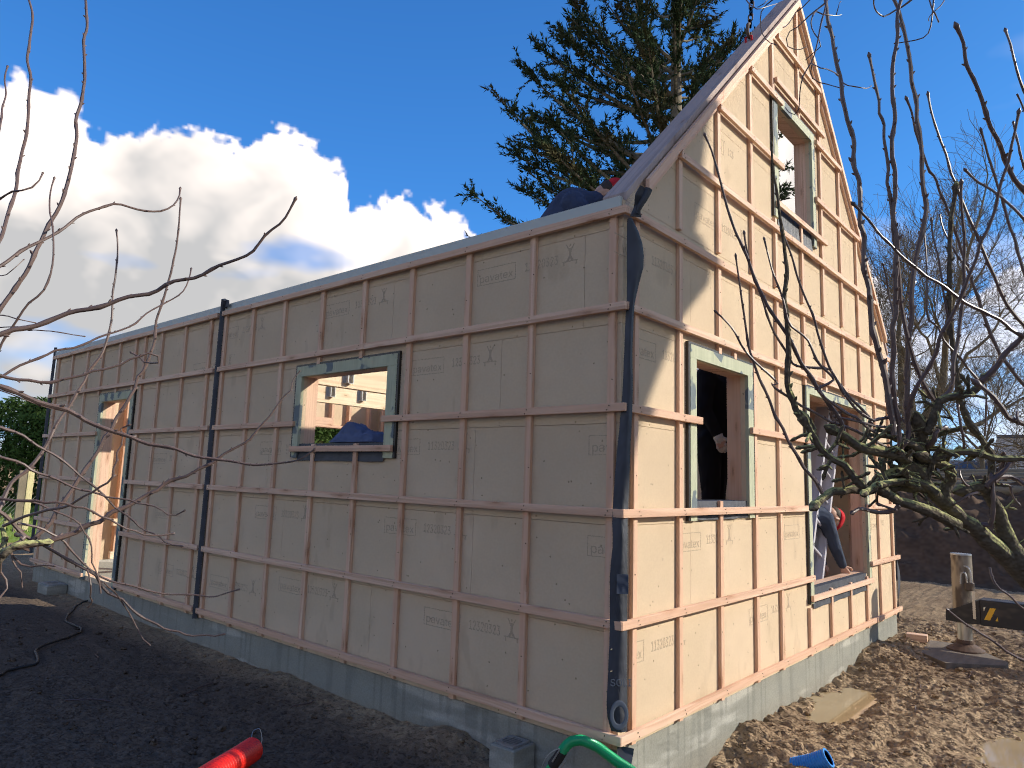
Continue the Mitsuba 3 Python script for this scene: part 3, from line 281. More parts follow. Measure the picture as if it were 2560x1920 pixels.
GZ = np.where((GX > .12) & (GX < 5.5) & (GY > .12) & (GY < 9.2), np.minimum(GZ, -.36), GZ)
i = np.arange(len(gx) * len(gy)).reshape(len(gx), len(gy))
gf = np.stack([i[:-1, :-1], i[1:, :-1], i[1:, 1:], i[:-1, 1:]], -1).reshape(-1, 4)
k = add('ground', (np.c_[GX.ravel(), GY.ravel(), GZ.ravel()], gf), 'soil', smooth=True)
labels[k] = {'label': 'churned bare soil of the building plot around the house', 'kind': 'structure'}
for cx_, cy_, rx_, ry_, lv in ((2.75, -.25, .80, .30, -.392), (2.75, -1.40, .95, .60, -.410)):
    a = np.arange(48) / 48 * 2 * np.pi
    pts = np.c_[cx_ + rx_ * np.cos(a), cy_ + ry_ * np.sin(a)]
    k = add('puddle', prism(Polygon(pts), lv - .003, lv, 2), 'muddy_water')
    labels[k] = {'label': 'shallow brown puddle lying in the mud beside the gable footing' if cy_ > -1 else 'larger muddy puddle reflecting the sky at the right edge of the plot', 'kind': 'structure'}
# clods of earth
rng = np.random.default_rng(8)
clods = []
base = trimesh.creation.icosphere(1)
for q in range(1500):
    side = rng.random() < .75
    if side: x, y = rng.uniform(.7, 7.5), -abs(rng.normal(0, .75)) + .03
    else: x, y = rng.uniform(-1.6, -.02), rng.uniform(.9, 7)
    if 0 < x < 5.6 and y > .02: continue
    r = min(.003 + rng.exponential(.006), .026)
    m = base.copy(); v = m.vertices * (1 + .35 * rng.normal(size=(len(m.vertices), 1)).clip(-1, 1)) * [1, 1, .7] * r
    m.vertices = v + [x, y, float(gz(x, y)) + r * .2]; clods.append(m)
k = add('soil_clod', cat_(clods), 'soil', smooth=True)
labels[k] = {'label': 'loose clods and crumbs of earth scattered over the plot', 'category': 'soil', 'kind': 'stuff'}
# earth mound behind the plot
mx, my = np.arange(10.2, 21, .075), np.arange(-9, 7.5, .075)
MX, MY = np.meshgrid(mx, my, indexing='ij')
sec = np.interp(MX + .5 * (npfbm(MY * .5, 1.0, 0.0, 2) - .5), [10.2, 11.9, 12.6, 13.6, 15.2, 17, 20.9], [-.5, -.33, .35, 1.25, 1.55, 1.3, -.5])
endw = np.clip((6.8 - MY) / 2.2, 0, 1)
MZ = -.5 + (sec + .5) * endw + (.42 * (npfbm(MX * 1.1, MY * 1.1, 2.0, 4) - .5) + .22 * (npfbm(MX * 4.5, MY * 4.5, 1.0, 3) - .5) + .5 * np.clip(npnoise(MX * 3.1, MY * 3.1, 0.0, 4) - .66, 0, 1)) * np.clip((MX - 11.6) / .5, .0, 1)
i = np.arange(MX.size).reshape(MX.shape)
k = add('earth_mound', (np.c_[MX.ravel(), MY.ravel(), MZ.ravel()], np.stack([i[:-1, :-1], i[1:, :-1], i[1:, 1:], i[:-1, 1:]], -1).reshape(-1, 4)), 'mound_soil', smooth=True)
labels[k] = {'label': 'long heap of dark excavated earth behind the plot', 'kind': 'structure'}

# ------------------------------------------------------------------ timber house
T1 = .026                       # batten thickness; outer faces of the level battens lie in the planes x = 0 and y = 0
CL, CI, WI = .052, .087, .19    # cladding outside, cladding inside, inner face of the wall
W, D = 5.9, 9.5
H = 'timber_house'
tag(H, 'timber frame house under construction clad in tan fibre panels and larch battens', 'house')
count[H] = 1
def part(name, mesh, m, lab=None, smooth=False):
    k = add(name, mesh, m, H, smooth)
    if lab: labels[k] = {'label': lab}
    return k
ROOF = 2.79
def slope(x): return np.minimum(x, W - x) + ROOF
o_win = (2.03, 3.14, 1.50, 2.06); o_door = (6.66, 7.52, -.03, 2.06)
g_win = (.90, 1.71, 1.16, 2.065); g_door = (3.02, 4.70, .44, 2.08); g_up = (2.40, 3.25, 3.57, 4.48)
side = sbox(CL, -.088, D, 2.855).difference(unary_union([sbox(a, c, b, d) for a, b, c, d in (o_win, o_door)]))
gable_all = Polygon([(CL, -.088), (W - CL, -.088), (W - CL, 2.85), (W / 2, W / 2 + ROOF - .03), (CL, 2.85)])
gable = gable_all.difference(unary_union([sbox(a, c, b, d) for a, b, c, d in (g_win, g_door, g_up)]))
part('foundation', cat_([bx(.06, .26, .0, 0, 0, 0)] * 0 + [bx(.058, .26, .058, D - .05, -.9, -.092), bx(.262, W - .058, .058, .26, -.9, -.092), bx(W - .26, W - .058, .262, D - .05, -.9, -.092), bx(.262, W - .262, D - .25, D - .05, -.9, -.092)]), 'concrete', 'grey rendered concrete footing with chalky streaks')
part('floor_slab', bx(.262, W - .262, .262, D - .252, -.3, -.06), 'concrete')
SW = part('side_wall', prism(side.intersection(sbox(WI + .002, -1, D - WI, 2.84)), CI, WI, 0), 'wood_upright', 'long shaded side wall with doorway and low window')
GW = part('gable_wall', prism(gable.intersection(sbox(CI, -1, W - CI, 9)), CI, WI, 1), 'wood_upright', 'sunlit gable wall with steep pointed top')
SWn, GWn = SW, GW
def sub(parent, name, mesh, m, lab=None):
    if mesh is None: return
    k = add(name, mesh, m, parent)
    if lab: labels[k] = {'label': lab}
    return k
SEAM = [-.088, .486, 1.04, 1.588, 2.143, 2.697, 2.855]
cuts_s = [[2.1, 4.60, 5.9], [1.13, 3.3, 4.60, 7.2], [1.14, 3.6, 4.60, 6.0], [.937, 3.2, 4.60, 8.0], [.31, 2.03, 4.60, 6.6], [1.136, 3.0, 4.60, 7.0]]
def panels(parent, poly, seams, cuts, axis, x0, x1):
    for r in range(len(seams) - 1):
        c = [x0] + cuts[r] + [x1]
        for q in range(len(c) - 1):
            g = poly.intersection(sbox(c[q] + .0012, seams[r] + .0012, c[q + 1] - .0012, seams[r + 1] - .0012))
            if g.is_empty: continue
            for h in getattr(g, 'geoms', [g]): sub(parent, 'fibre_panel', prism(h, CL, CI - .001, axis), 'fibreboard')
panels(SW, side, SEAM, cuts_s, 0, CL, D)
GS = SEAM[:-1] + [2.858, 3.25, 3.80, 4.35, 4.90, 5.9]
cuts_g = [[2.4, 4.3], [.86, 3.3], [1.8, 5.0], [2.6], [.86, 3.4], [2.2, 4.6], [1.9, 4.4], [1.3, 3.9], [3.6], [2.9], []]
panels(GW, gable, GS, cuts_g, 1, CL + .0005, W - CL)
dark = bx(0, 1, 0, 1, 0, 1)
# printed marks: boxed word, number, figure on a beam
def ribbon2(pts, w):
    from shapely.geometry import LineString
    return LineString(pts).buffer(w, cap_style=2, join_style=2)
_text = {}
def textm(s, h, width=None):
    if (s, h) not in _text: _text[(s, h)] = meshkit.text_mesh(s, h, .0014)
    m = _text[(s, h)].copy()
    if width: m.vertices[:, 0] *= width / np.ptp(m.vertices[:, 0])
    m.vertices[:, 0] -= m.vertices[:, 0].min(); return m
def mark_mesh(num):
    w = textm('pavatex', .050, .285); w.apply_translation([.024, -.112, 0])
    n = textm(num, .056, .255); n.apply_translation([.412, -.098, 0])
    fr = sbox(0, -.112 - .02, .333, -.02).difference(sbox(.0045, -.1275, .3285, -.0245))
    fig = unary_union([ribbon2([(.70, -.093), (.815, -.093)], .003), ribbon2([(.712, -.093), (.712, -.118)], .004), ribbon2([(.803, -.093), (.803, -.118)], .004),
        ribbon2([(.728, .012), (.748, -.022), (.757, -.060)], .0028), ribbon2([(.787, .012), (.768, -.022), (.757, -.060)], .0028), ribbon2([(.757, -.012), (.757, -.062)], .008),
        ribbon2([(.757, -.055), (.735, -.090)], .004), ribbon2([(.757, -.055), (.780, -.090)], .004), ribbon2([(.752, .004), (.762, .004)], .007), ribbon2([(.744, -.09), (.757, -.07), (.771, -.09)], .003)])
    fig2 = trimesh.util.concatenate([trimesh.creation.extrude_polygon(g, .0014, engine='earcut') for p in (fr, fig) for g in getattr(p, 'geoms', [p])])
    return cat_([w, n, fig2])
_marks = {s: mark_mesh(s) for s in ('11320323', '12320323')}
def clip_u(m, u0, u1):
    c = m.triangles_center[:, 0]
    return m.submesh([np.nonzero((c > u0) & (c < u1))[0]], append=True)
def put_mark(parent, axis, u0, seam, num, lo=-9, hi=9):
    m = _marks[num].copy()
    m = clip_u(m, lo, hi) if lo > -9 or hi < 9 else m
    v = m.vertices - [0, 0.062 - .02 - .02 + .02, 0]
    if axis == 0: m.vertices = np.c_[CL + .0004 - v[:, 2], u0 - v[:, 0], seam + v[:, 1]]
    else: m.vertices = np.c_[u0 + v[:, 0], CL + .0004 - v[:, 2], seam + v[:, 1]]
    sub(parent, 'printed_mark', m, 'ink')
A_, B_ = '11320323', '12320323'
for u, s, n, lo, hi in ((1.175, 2.697, A_, -9, 9), (2.908, 2.697, A_, -9, 9), (4.65, 2.697, A_, .07, 9), (1.793, 2.143, B_, -9, 9), (1.995, 1.588, A_, .10, 9), (3.75, 1.588, A_, -9, .50), (1.997, 1.04, B_, -9, 9), (3.75, 1.04, B_, -9, 9),
        (.261, 1.588, A_, -9, .2), (.259, 1.04, B_, -9, .2), (3.295, .486, B_, -9, 9), (1.543, .486, B_, -9, 9), (5.19, 2.40, A_, -9, 9), (5.95, 1.49, A_, -9, .6), (5.75, .93, A_, -9, .6), (5.55, .38, B_, -9, 9), (4.45, .38, B_, -9, 9), (8.9, 2.4, A_, -9, .5)):
    put_mark(SW, 0, u, s, n, lo, hi)
for u, s, n, lo, hi in ((.663, 1.04, A_, -9, 9), (-.025, .486, A_, .08, 9), (.09, 2.148, A_, .0, 9), (1.73, .486, A_, -9, 9), (.93, 3.19, A_, -9, 9), (-.04, 2.697, A_, .09, 9), (2.43, 1.04, A_, -9, .45), (2.5, 2.697, A_, -9, 9), (4.9, 1.04, A_, -9, .5), (1.05, 3.80, B_, -9, .5)):
    put_mark(GW, 1, u, s, n, lo, hi)
# battens -------------------------------------------------------------
BW = .0225
rb = random.Random(5)
def batten(parent, axis, u0, u1, z0, z1, layer, m, lab=None):
    j = rb.uniform(-.0015, .0015)
    lo, hi = (0 + j, T1) if layer == 0 else (T1 + .0006, CL - .0006)
    g = bx(lo, hi, u0, u1, z0, z1, .0016) if axis == 0 else bx(u0, u1, lo, hi, z0, z1, .0016)
    return sub(parent, 'batten', g, m, lab)
def upright(parent, axis, u, z0, z1): 
    d = rb.uniform(-.004, .004)
    batten(parent, axis, u - BW + d, u + BW + d, z0, z1, 1, 'wood_upright')
def level(parent, axis, u0, u1, top, cuts=()):
    c = [u0] + [q for q in cuts if u0 < q < u1] + [u1]
    for a, b in zip(c[:-1], c[1:]):
        d = rb.uniform(-.002, .002)
        batten(parent, axis, a + .001, b - .001, top - .045 + d, top + d, 0, 'wood_level')
ROW = [0.0, .561, 1.129, 1.692, 2.251, 2.80]
sv = [.103, .683, 1.24, 1.806, 2.36, 2.92, 3.49, 4.02, 4.535, 4.835, 5.39, 5.96, 6.40, 8.2, 8.77, 9.33]
for y in sv:
    if y in (2.36, 2.92):
        upright(SW, 0, y, -.078, 1.498); upright(SW, 0, y, 2.147, 2.79)
    else: upright(SW, 0, y, -.078 + rb.uniform(-.006, .006), 2.79)
for y in (6.66, 7.13, 7.68): upright(SW, 0, y, 2.152, 2.79)
ends = [9.47, 9.5, 9.5, 9.56, 9.52, 9.5]
cutm = [(3.1, 4.6), (3.88, 4.6), (3.62, 4.6), (4.6,), (2.3, 4.6), (3.55, 4.6, 7.9)]
for r, z in enumerate(ROW):
    if r in (4, 5): spans = [(.002, 4.575), (4.66, ends[r])]
    elif r == 3: spans = [(.002, 2.045), (3.19, 4.575), (4.66, 6.54), (7.56, ends[r])]
    else: spans = [(.002, 4.575), (4.66, 6.54), (7.52 if r == 0 else 7.57, ends[r])]
    for a, b in spans: level(SW, 0, a, b, z, cutm[r])
gv = [.17, .69, 1.255, 1.835, 2.32, 2.935, 3.495, 4.065, 4.62, 5.14, 5.70]
for x in gv:
    lo = -.078; top = float(slope(x)) - .105
    if x == 1.255: upright(GW, 1, x, lo, 1.17); upright(GW, 1, x, 2.152, 2.77)
    elif x in (3.495, 4.065, 4.62): upright(GW, 1, x, lo, .41 if x < 4.6 else .42); upright(GW, 1, x, 2.147, 2.77)
    elif x == 2.935: upright(GW, 1, x, lo, .30); upright(GW, 1, x, 2.147, 2.77)
    else: upright(GW, 1, x, lo, 2.77)
    if top > 2.95:
        if x == 2.935: upright(GW, 1, x, 2.862, 3.56); upright(GW, 1, x, 4.566, top)
        elif x == 2.32: upright(GW, 1, x, 2.862, 3.44); upright(GW, 1, x, 4.56, top)
        else: upright(GW, 1, x, 2.862, top)
upright(GW, 1, 1.50, 2.152, 2.2)
level(GW, 1, .002, 5.87, 0.0, (4.95,)); level(GW, 1, .004, 2.985, .561); level(GW, 1, 4.72, 5.87, .561)
level(GW, 1, .006, 2.93, 1.129); level(GW, 1, 4.66, 5.86, 1.129)
level(GW, 1, .006, .935, 1.692); level(GW, 1, 1.725, 2.955, 1.692); level(GW, 1, 4.68, 5.86, 1.692)
level(GW, 1, .03, 5.86, 2.251, (3.2,)); level(GW, 1, .025, 5.86, 2.80, (3.9,))
def inner(z): return z - ROOF + .082
level(GW, 1, inner(3.3665), W - inner(3.3665), 3.3665, (2.6,))
level(GW, 1, inner(3.945), 2.47, 3.945); level(GW, 1, 3.29, W - inner(3.945), 3.945)
level(GW, 1, inner(4.518), 2.47, 4.518); level(GW, 1, 3.33, W - inner(4.518), 4.518)
level(GW, 1, 2.33, 3.58, 4.675); level(GW, 1, inner(5.10), W - inner(5.10), 5.10)
level(GW, 1, 2.32, 3.57, 3.592)
batten(GW, 1, 2.93, 4.755, .352, .398, 0, 'wood_level')
# sloping battens along the verge, and the planks on the rafters
def slanted(x0, x1, dz0, dz1, lo, hi, mirror):
    f = (lambda x: W - x) if mirror else (lambda x: x)
    P4 = Polygon([(f(x0), x0 + ROOF + dz0), (f(x1), x1 + ROOF + dz0), (f(x1), x1 + ROOF + dz1), (f(x0), x0 + ROOF + dz1)])
    return prism(P4.buffer(0), lo, hi, 1)
for mir in (False, True):
    for a, b in ((.25, 1.27), (1.272, W / 2 - .0005)):
        sub(GW, 'verge_batten', slanted(a, b, -.075, -.003, 0.0, T1, mir), 'wood_slope_back' if mir else 'wood_slope')
    for a, b in zip([.30, .715, 1.28, 1.86, 2.345], [.665, 1.23, 1.81, 2.295, 2.91]):
        sub(GW, 'verge_batten', slanted(a, b, -.118, -.06, T1 + .0006, CL - .0006, mir), 'wood_slope_back' if mir else 'wood_slope')
    for q, (a, b) in enumerate(((.062, W / 2 - .001),)):
        part('roof_plank', slanted(a, b, .0, .05, .038, .198, mir), 'wood_plank', 'broad bare plank on the %s slope of the gable' % ('right' if mir else 'left'))
        part('roof_plank', slanted(a + .01, b, -.058, -.002, .052, .188, mir), 'wood_plank')
# window surrounds -----------------------------------------------------
def surround(axis, o, outer, head_lab, legs=.11, sill=None):
    a, b, z0, z1 = o; oa, ob, oz = outer
    fr = add('window_surround', prism(sbox(oa, z1, ob, oz), T1 + .001, CL + .002, axis) , 'treated_wood', H)
    labels[fr] = {'label': head_lab}
    for q0, q1 in ((oa, a), (b, ob)):
        sub(fr, 'jamb_board', prism(sbox(q0, z0 - legs, q1, z1 - .001), T1 + .001, CL + .002, axis), 'treated_wood')
    for q0, q1 in ((oa - .021, oa - .001), (ob + .001, ob + .021)):  # black strip for the tape and the shadowed frame edge together
        sub(fr, 'sealing_tape', prism(sbox(q0, z0 - legs, q1, oz + .012), .030, CL - .001, axis), 'black_tape')
    sub(fr, 'sealing_tape', prism(sbox(oa - .02, oz + .001, ob + .02, oz + .016), T1 + .004, CL - .001, axis), 'black_tape')
    return fr
f1 = surround(0, o_win, (1.925, 3.215, 2.145), 'greenish board surround with dark smears round the low side window')
f2 = surround(0, o_door, (6.575, 7.605, 2.15), 'weathered board surround of the far doorway', .05)
f3 = surround(1, g_win, (.815, 1.80, 2.15), 'pale green board surround of the left gable window')
f4 = surround(1, g_door, (2.945, 4.77, 2.14), 'pale green board surround of the wide gable opening')
f5 = surround(1, g_up, (2.315, 3.32, 4.56), 'pale green board surround of the upper gable window')
batten(SW, 0, 1.918, 3.212, 1.437, 1.482, 0, 'wood_level')
for y in (2.36, 2.92): pass
rf = np.random.default_rng(3)
def flashing(parent, axis, a, b, top, low, deep):
    n = 26; u = np.linspace(a, b, n)
    e = CL - .003 - .004 * rf.random(n); dz = .010 * (npnoise(u * 9, low, 0.) - .5)
    rows = [(np.full(n, deep), np.full(n, top + .006)), (np.full(n, CL - .004), np.full(n, top + .004)), (e - .004, np.full(n, (top + low) / 2)), (e - .006 - .01 * npnoise(u * 12, 1., 2.), low + dz)]
    vs, fs = [], []
    for dd, zz in rows: vs.append(np.c_[dd, u, zz] if axis == 0 else np.c_[u, dd, zz])
    vs = np.vstack(vs)
    for r in range(3):
        for q in range(n - 1): fs.append((r * n + q, r * n + q + 1, (r + 1) * n + q + 1, (r + 1) * n + q))
    sub(parent, 'sill_membrane', (vs, np.array(fs)), 'membrane')
flashing(f1, 0, 2.032, 3.138, 1.50, 1.365, .185)
flashing(f3, 1, .902, 1.708, 1.165, 1.055, .185)
flashing(f4, 1, 3.022, 4.64, .445, .285, .10)
flashing(f5, 1, 2.402, 3.248, 3.572, 3.36, .185)
part('door_sill_board', bx(3.022, 4.69, .10, .19, .43, .452), 'wood_level')
# nails
nails = []
def nail(axis, u, z, face):
    c = trimesh.creation.cylinder(.0042, .0016, sections=6)
    if axis == 0: c.apply_transform(trimesh.transformations.rotation_matrix(math.pi / 2, [0, 1, 0])); c.apply_translation([face, u, z])
    else: c.apply_transform(trimesh.transformations.rotation_matrix(math.pi / 2, [1, 0, 0])); c.apply_translation([u, face, z])
    nails.append(c)
for r, z in enumerate(ROW):
    for y in sv: 
        if r == 3 and 2 < y < 3.2: continue
        nail(0, y - .006, z - .012, -.0012); nail(0, y + .008, z - .034, -.0012)
    for x in gv:
        if r == 3 and .95 < x < 1.7 or r in (1, 2, 3) and 3 < x < 4.66: continue
        nail(1, x - .006, z - .012, -.0012); nail(1, x + .008, z - .034, -.0012)
for z in (3.3665, 3.945, 4.518, 5.10):
    for x in gv:
        if inner(z) < x < W - inner(z) and not (2.45 < x < 3.3 and 3.5 < z < 4.6): nail(1, x - .006, z - .012, -.0012); nail(1, x + .008, z - .034, -.0012)
for y in sv:
    for z in (.25, .82, 1.36, 1.92, 2.45):
        if 2.3 < y < 3 and 1.36 <= z < 2.2: continue
        nail(0, y + rb.uniform(-.012, .012), z + rb.uniform(-.1, .1), T1)
for x in gv:
    for z in (.3, .85, 1.4, 2.0, 2.5):
        if .85 < x < 1.75 and 1 < z < 2.2 or 2.9 < x < 4.7 and z < 2.2: continue
        nail(1, x + rb.uniform(-.012, .012), z + rb.uniform(-.1, .1), T1)
k = part('nail_head', cat_(nails), 'rusty_steel'); labels[k] = {'label': 'small dark nail heads dotted along the battens', 'kind': 'stuff'}
# eave strip, top plates, other walls, beams inside ----------------------
part('top_membrane', bx(.029, .20, .062, D, 2.8045, 2.872), 'pale_membrane', 'pale strip of vapour barrier along the top of the side wall')
part('right_wall', cat_([bx(W - CI, W - CL, CL, D, -.088, 2.85)]), 'fibreboard')
def stud(g): part('stud', g, 'wood_upright')
for y in np.arange(.45, 9.2, .58): stud(bx(W - .19, W - .081, y, y + .045, -.06, 2.80))
part('wall_plate', bx(W - .19, W - .081, .2, D - .2, 2.802, 2.85), 'wood_level')
far = sbox(CL, -.088, W - CL, 2.85).difference(sbox(3.55, .2, 4.98, 2.12))
part('far_gable_wall', prism(far, D - .08, D - .045, 1), 'fibreboard', 'inner face of the far end wall behind the beams')
for x in (.4, 1.0, 1.6, 2.2, 2.8, 3.35, 5.02, 5.5): stud(bx(x, x + .045, D - .19, D - .081, -.06, 2.80))
for x in (4.62,): stud(bx(x, x + .05, D - .19, D - .081, 2.182, 2.80))
part('lintel_board', bx(3.395, 5.018, D - .19, D - .081, 2.13, 2.18), 'wood_level')
part('lintel_board', bx(3.395, 4.618, D - .192, D - .155, 2.182, 2.31), 'wood_level')
for i_, (y, z0, z1) in enumerate(((6.0, 2.434, 2.79), (8.0, 2.434, 2.79))):
    bm = part('ceiling_beam', bx(.195, W - .195, y, y + .1, z0, z1, .004), 'wood_pale', 'pale sunlit laminated beam seen through the side window')
    for x in ((2.55, 3.9, 1.2) if i_ == 0 else (3.05, 3.66, 4.3, 2.4, 1.2)):
        z = 2.58 if i_ == 0 else 2.62
        for s in (-1, 1):
            sub(bm, 'joist_hanger', cat_([bx(x + s * .042 - .004, x + s * .042 + .004, y - .075, y - .001, z - .08, z + .12), bx(x + s * .065 - .025, x + s * .065 + .025, y - .004, y - .001, z - .08, z + .12)] + ([bx(x - .038, x + .038, y - .075, y - .001, z - .084, z - .0805)] if s > 0 else [])), 'zinc')
part('added_deck', bx(3.0, 5.70, .20, 1.95, 2.20, 2.225), 'wood_plank')  # deck added to darken the bay behind the wide opening
for x in np.arange(3.05, 5.6, .5): part('added_deck_joist', bx(x, x + .045, .20, 1.95, 2.085, 2.1985), 'wood_level')  # joists of the added deck
part('bracing_stud', bx(.9, .99, 7.62, 7.76, -.06, 2.6), 'wood_pale')
part('blocking', bx(.30, .96, 7.50, 7.56, .55, .63), 'wood_pale'); part('blocking', bx(.30, 1.0, 7.50, 7.56, .15, .23), 'wood_pale')
# membranes -------------------------------------------------------------
CM = np.array(DATA['CM']) / 1000.
def diag(z, u, off): return np.c_[off + u, off - u, z]
off = .0275
u0, u1, zz = CM[:, 1], CM[:, 2], CM[:, 0]
wob = .006 * (npnoise(zz * 5, 1., 2.) - .5)
cols = [diag(zz, u0, off + .006), diag(zz, u0 * .75 + u1 * .25, off - .006 + wob), diag(zz, (u0 + u1) / 2, off - .014 - wob), diag(zz, u0 * .25 + u1 * .75, off - .009 + wob), diag(zz, u1, off + .002)]
n = len(zz); vs = np.vstack(cols); fs = []
for c in range(4):
    for q in range(n - 1): fs.append((c * n + q, (c + 1) * n + q, (c + 1) * n + q + 1, c * n + q + 1))
cm = part('corner_membrane', (vs, np.array(fs)), 'membrane', 'long dark wrinkled membrane strip hanging down the near corner', True)
ft = [[(.030, -.005, 2.735), (.045, -.02, 2.79), (.02, -.045, 2.85), (.03, -.07, 2.90)], [(.075, -.05, 2.735), (.06, -.05, 2.785), (.075, -.075, 2.84), (.085, -.095, 2.885)]]
sub(cm, 'curled_end', cat_([sheet(ft[0], ft[1], .004), tube(spline([(.055, -.035, 2.75), (.058, -.05, 2.79), (.072, -.072, 2.84), (.082, -.092, 2.89)], 8), [.010, .013, .016, .018, .02, .021, .022, .022], 12, False)]), 'membrane')
def mem_text(s, h, z, uoff):
    m = textm(s, h); v = m.vertices
    # the strip faces (-1,-1)/sqrt2: text runs along (1,-1)/sqrt2
    q = uoff + v[:, 0] / math.sqrt(2)
    m.vertices = np.c_[off - .017 + q - v[:, 2], off - .017 - q - v[:, 2], z + v[:, 1]]
    sub(cm, 'printed_word', m, 'white_print')
mem_text('SOLI', .034, .245, -.038)
rg = trimesh.creation.torus(.038, .010, 24, 6); rg.vertices = rg.vertices[:, [0, 1, 2]] * [1, 1.5, .12]
q = rg.vertices; rg.vertices = np.c_[off - .017 + q[:, 0] / 1.414 - q[:, 2] - .005, off - .017 - q[:, 0] / 1.414 - q[:, 2] + .005, .105 + q[:, 1]]
sub(cm, 'printed_ring', rg, 'white_print')
sub(cm, 'sticker', hullpts([(off - .021 + a - e, off - .021 - a - e, z) for a in (-.02, .022) for z in (.70, .80) for e in (0, .001)]), 'slate_cloth')
tail = [[(.03, .04, -.05), (.0, .02, -.09), (-.01, -.0, -.13)], [(.06, -.04, -.055), (.05, -.04, -.085), (.02, -.05, -.115)]]
sub(cm, 'torn_end', sheet(*tail, .003), 'membrane')
def wavy(y0, y1, top, bot, x, name, lab):
    n = 30; z = np.linspace(top, bot, n); w = .012 * (npnoise(z * 2.2, y0, 3.) - .5); cols = []
    for q, dx in enumerate((.012, -.010, -.017, -.006, .010)):
        y = y0 + (y1 - y0) * q / 4
        cols.append(np.c_[np.full(n, x + dx) + w * .6, y + w + .02 * (top - z) / 3, z])
    vs = np.vstack(cols); fs = []
    for c in range(4):
        for q in range(n - 1): fs.append((c * n + q, (c + 1) * n + q, (c + 1) * n + q + 1, c * n + q + 1))
    return part(name, (vs, np.array(fs)), 'membrane', lab, True)
mm = wavy(4.58, 4.65, 2.93, -.10, .02, 'joint_membrane', 'dark membrane strip covering the vertical joint of the side wall')
sub(mm, 'curled_end', cat_([tube([(.01, 4.56, 2.84), (-.005, 4.53, 2.91)], [.03, .028], 10), sheet([(.0, 4.58, 2.85), (.0, 4.58, 2.93)], [(.0, 4.44, 2.83), (.0, 4.45, 2.895)], .004)]), 'membrane')
wavy(9.50, 9.58, 2.94, .05, .03, 'far_corner_membrane', 'dark membrane edge at the far end of the side wall')
n = 26; z = np.linspace(2.0, -.15, n); a = np.c_[np.full(n, 5.90), np.full(n, .05), z]; b = np.c_[5.97 + .36 * np.exp(-((z - .25) / .33) ** 2) + .02 * npnoise(z * 4, 2., 1.), np.full(n, .12), z]
part('right_corner_membrane', sheet(a, b, .004), 'membrane', 'dark membrane bulging out past the right corner of the gable')

# ------------------------------------------------------------------ bare fruit trees close to the camera
def split_rows(rows):
    # a thin shoot that widens into a limb becomes two parts
    for row in rows:
        q = np.array(row, float).reshape(-1, 4); fat = q[:, 3] > 105
        if fat.any() and not fat.all() and max(q[:, 3]) > 130 and 2 < fat.argmax() < len(q) - 2:
            k = int(fat.argmax()); yield q[:k + 1].copy(); yield q[k:].copy()
        else: yield q
def shoots(rows, jitter, bud, rs, node=.055, thin=1.0):
    out = []
    for q in split_rows(rows):
        row = q.ravel().tolist(); q[:, :3] /= 1000.; q[:, 3] /= 1e4
        L = np.linalg.norm(np.diff(q[:, :3], axis=0), axis=1).sum()
        n = max(6, int(L / .022)); s = spline(q, n)
        p, r = s[:, :3].copy(), s[:, 3] * thin
        big = r.max() > .014
        sides = 12 if big else 7
        t = np.linspace(0, L, n)
        if big:
            r = r * (1 + .12 * (npnoise(t * 14, row[0], 0.) - .5) + .16 * (npnoise(t * 5, row[1], 0.) - .5))
        else:
            r = r * (1 + .30 * np.maximum(0, np.cos(t / node * 2 * np.pi)) ** 6)
        p = p + jitter * (np.stack([npnoise(t * 22, row[0] + a, 1.) for a in range(3)], -1) - .5) * np.minimum(r, .012)[:, None] / .006
        m = tube(p, r, sides)
        if big:
            v = m.vertices; ctr = np.repeat(p, sides, 0); o = v[:len(ctr)] - ctr
            v[:len(ctr)] = ctr + o * (1 + .16 * (npfbm(v[:len(ctr), 0] * 22, v[:len(ctr), 1] * 22, v[:len(ctr), 2] * 22, 3)[:, None] - .5))
            m.vertices = v
        ms = [m]
        tt, nn, bb = frames(p)
        if bud:
            for k in range(3, n - 1, max(2, int(node / .022))):
                if r[k] > .012: continue
                a = rs.uniform(0, 6.28); d = math.cos(a) * nn[k] + math.sin(a) * bb[k] + .9 * tt[k] * (1 if r[-1] < r[0] else -1); d /= np.linalg.norm(d)
                ms.append(tube([p[k], p[k] + d * r[k] * 1.6, p[k] + d * r[k] * 2.6], [r[k] * .75, r[k] * .6, r[k] * .2], 5))
            e = 0 if r[0] < r[-1] else -1; d = tt[e] * (-1 if e == 0 else 1)
            ms.append(tube([p[e], p[e] + d * r[e] * 2, p[e] + d * r[e] * 4], [r[e], r[e] * 1.45, r[e] * .3], 6))
        out.append((cat_(ms), r.max()))
    return out
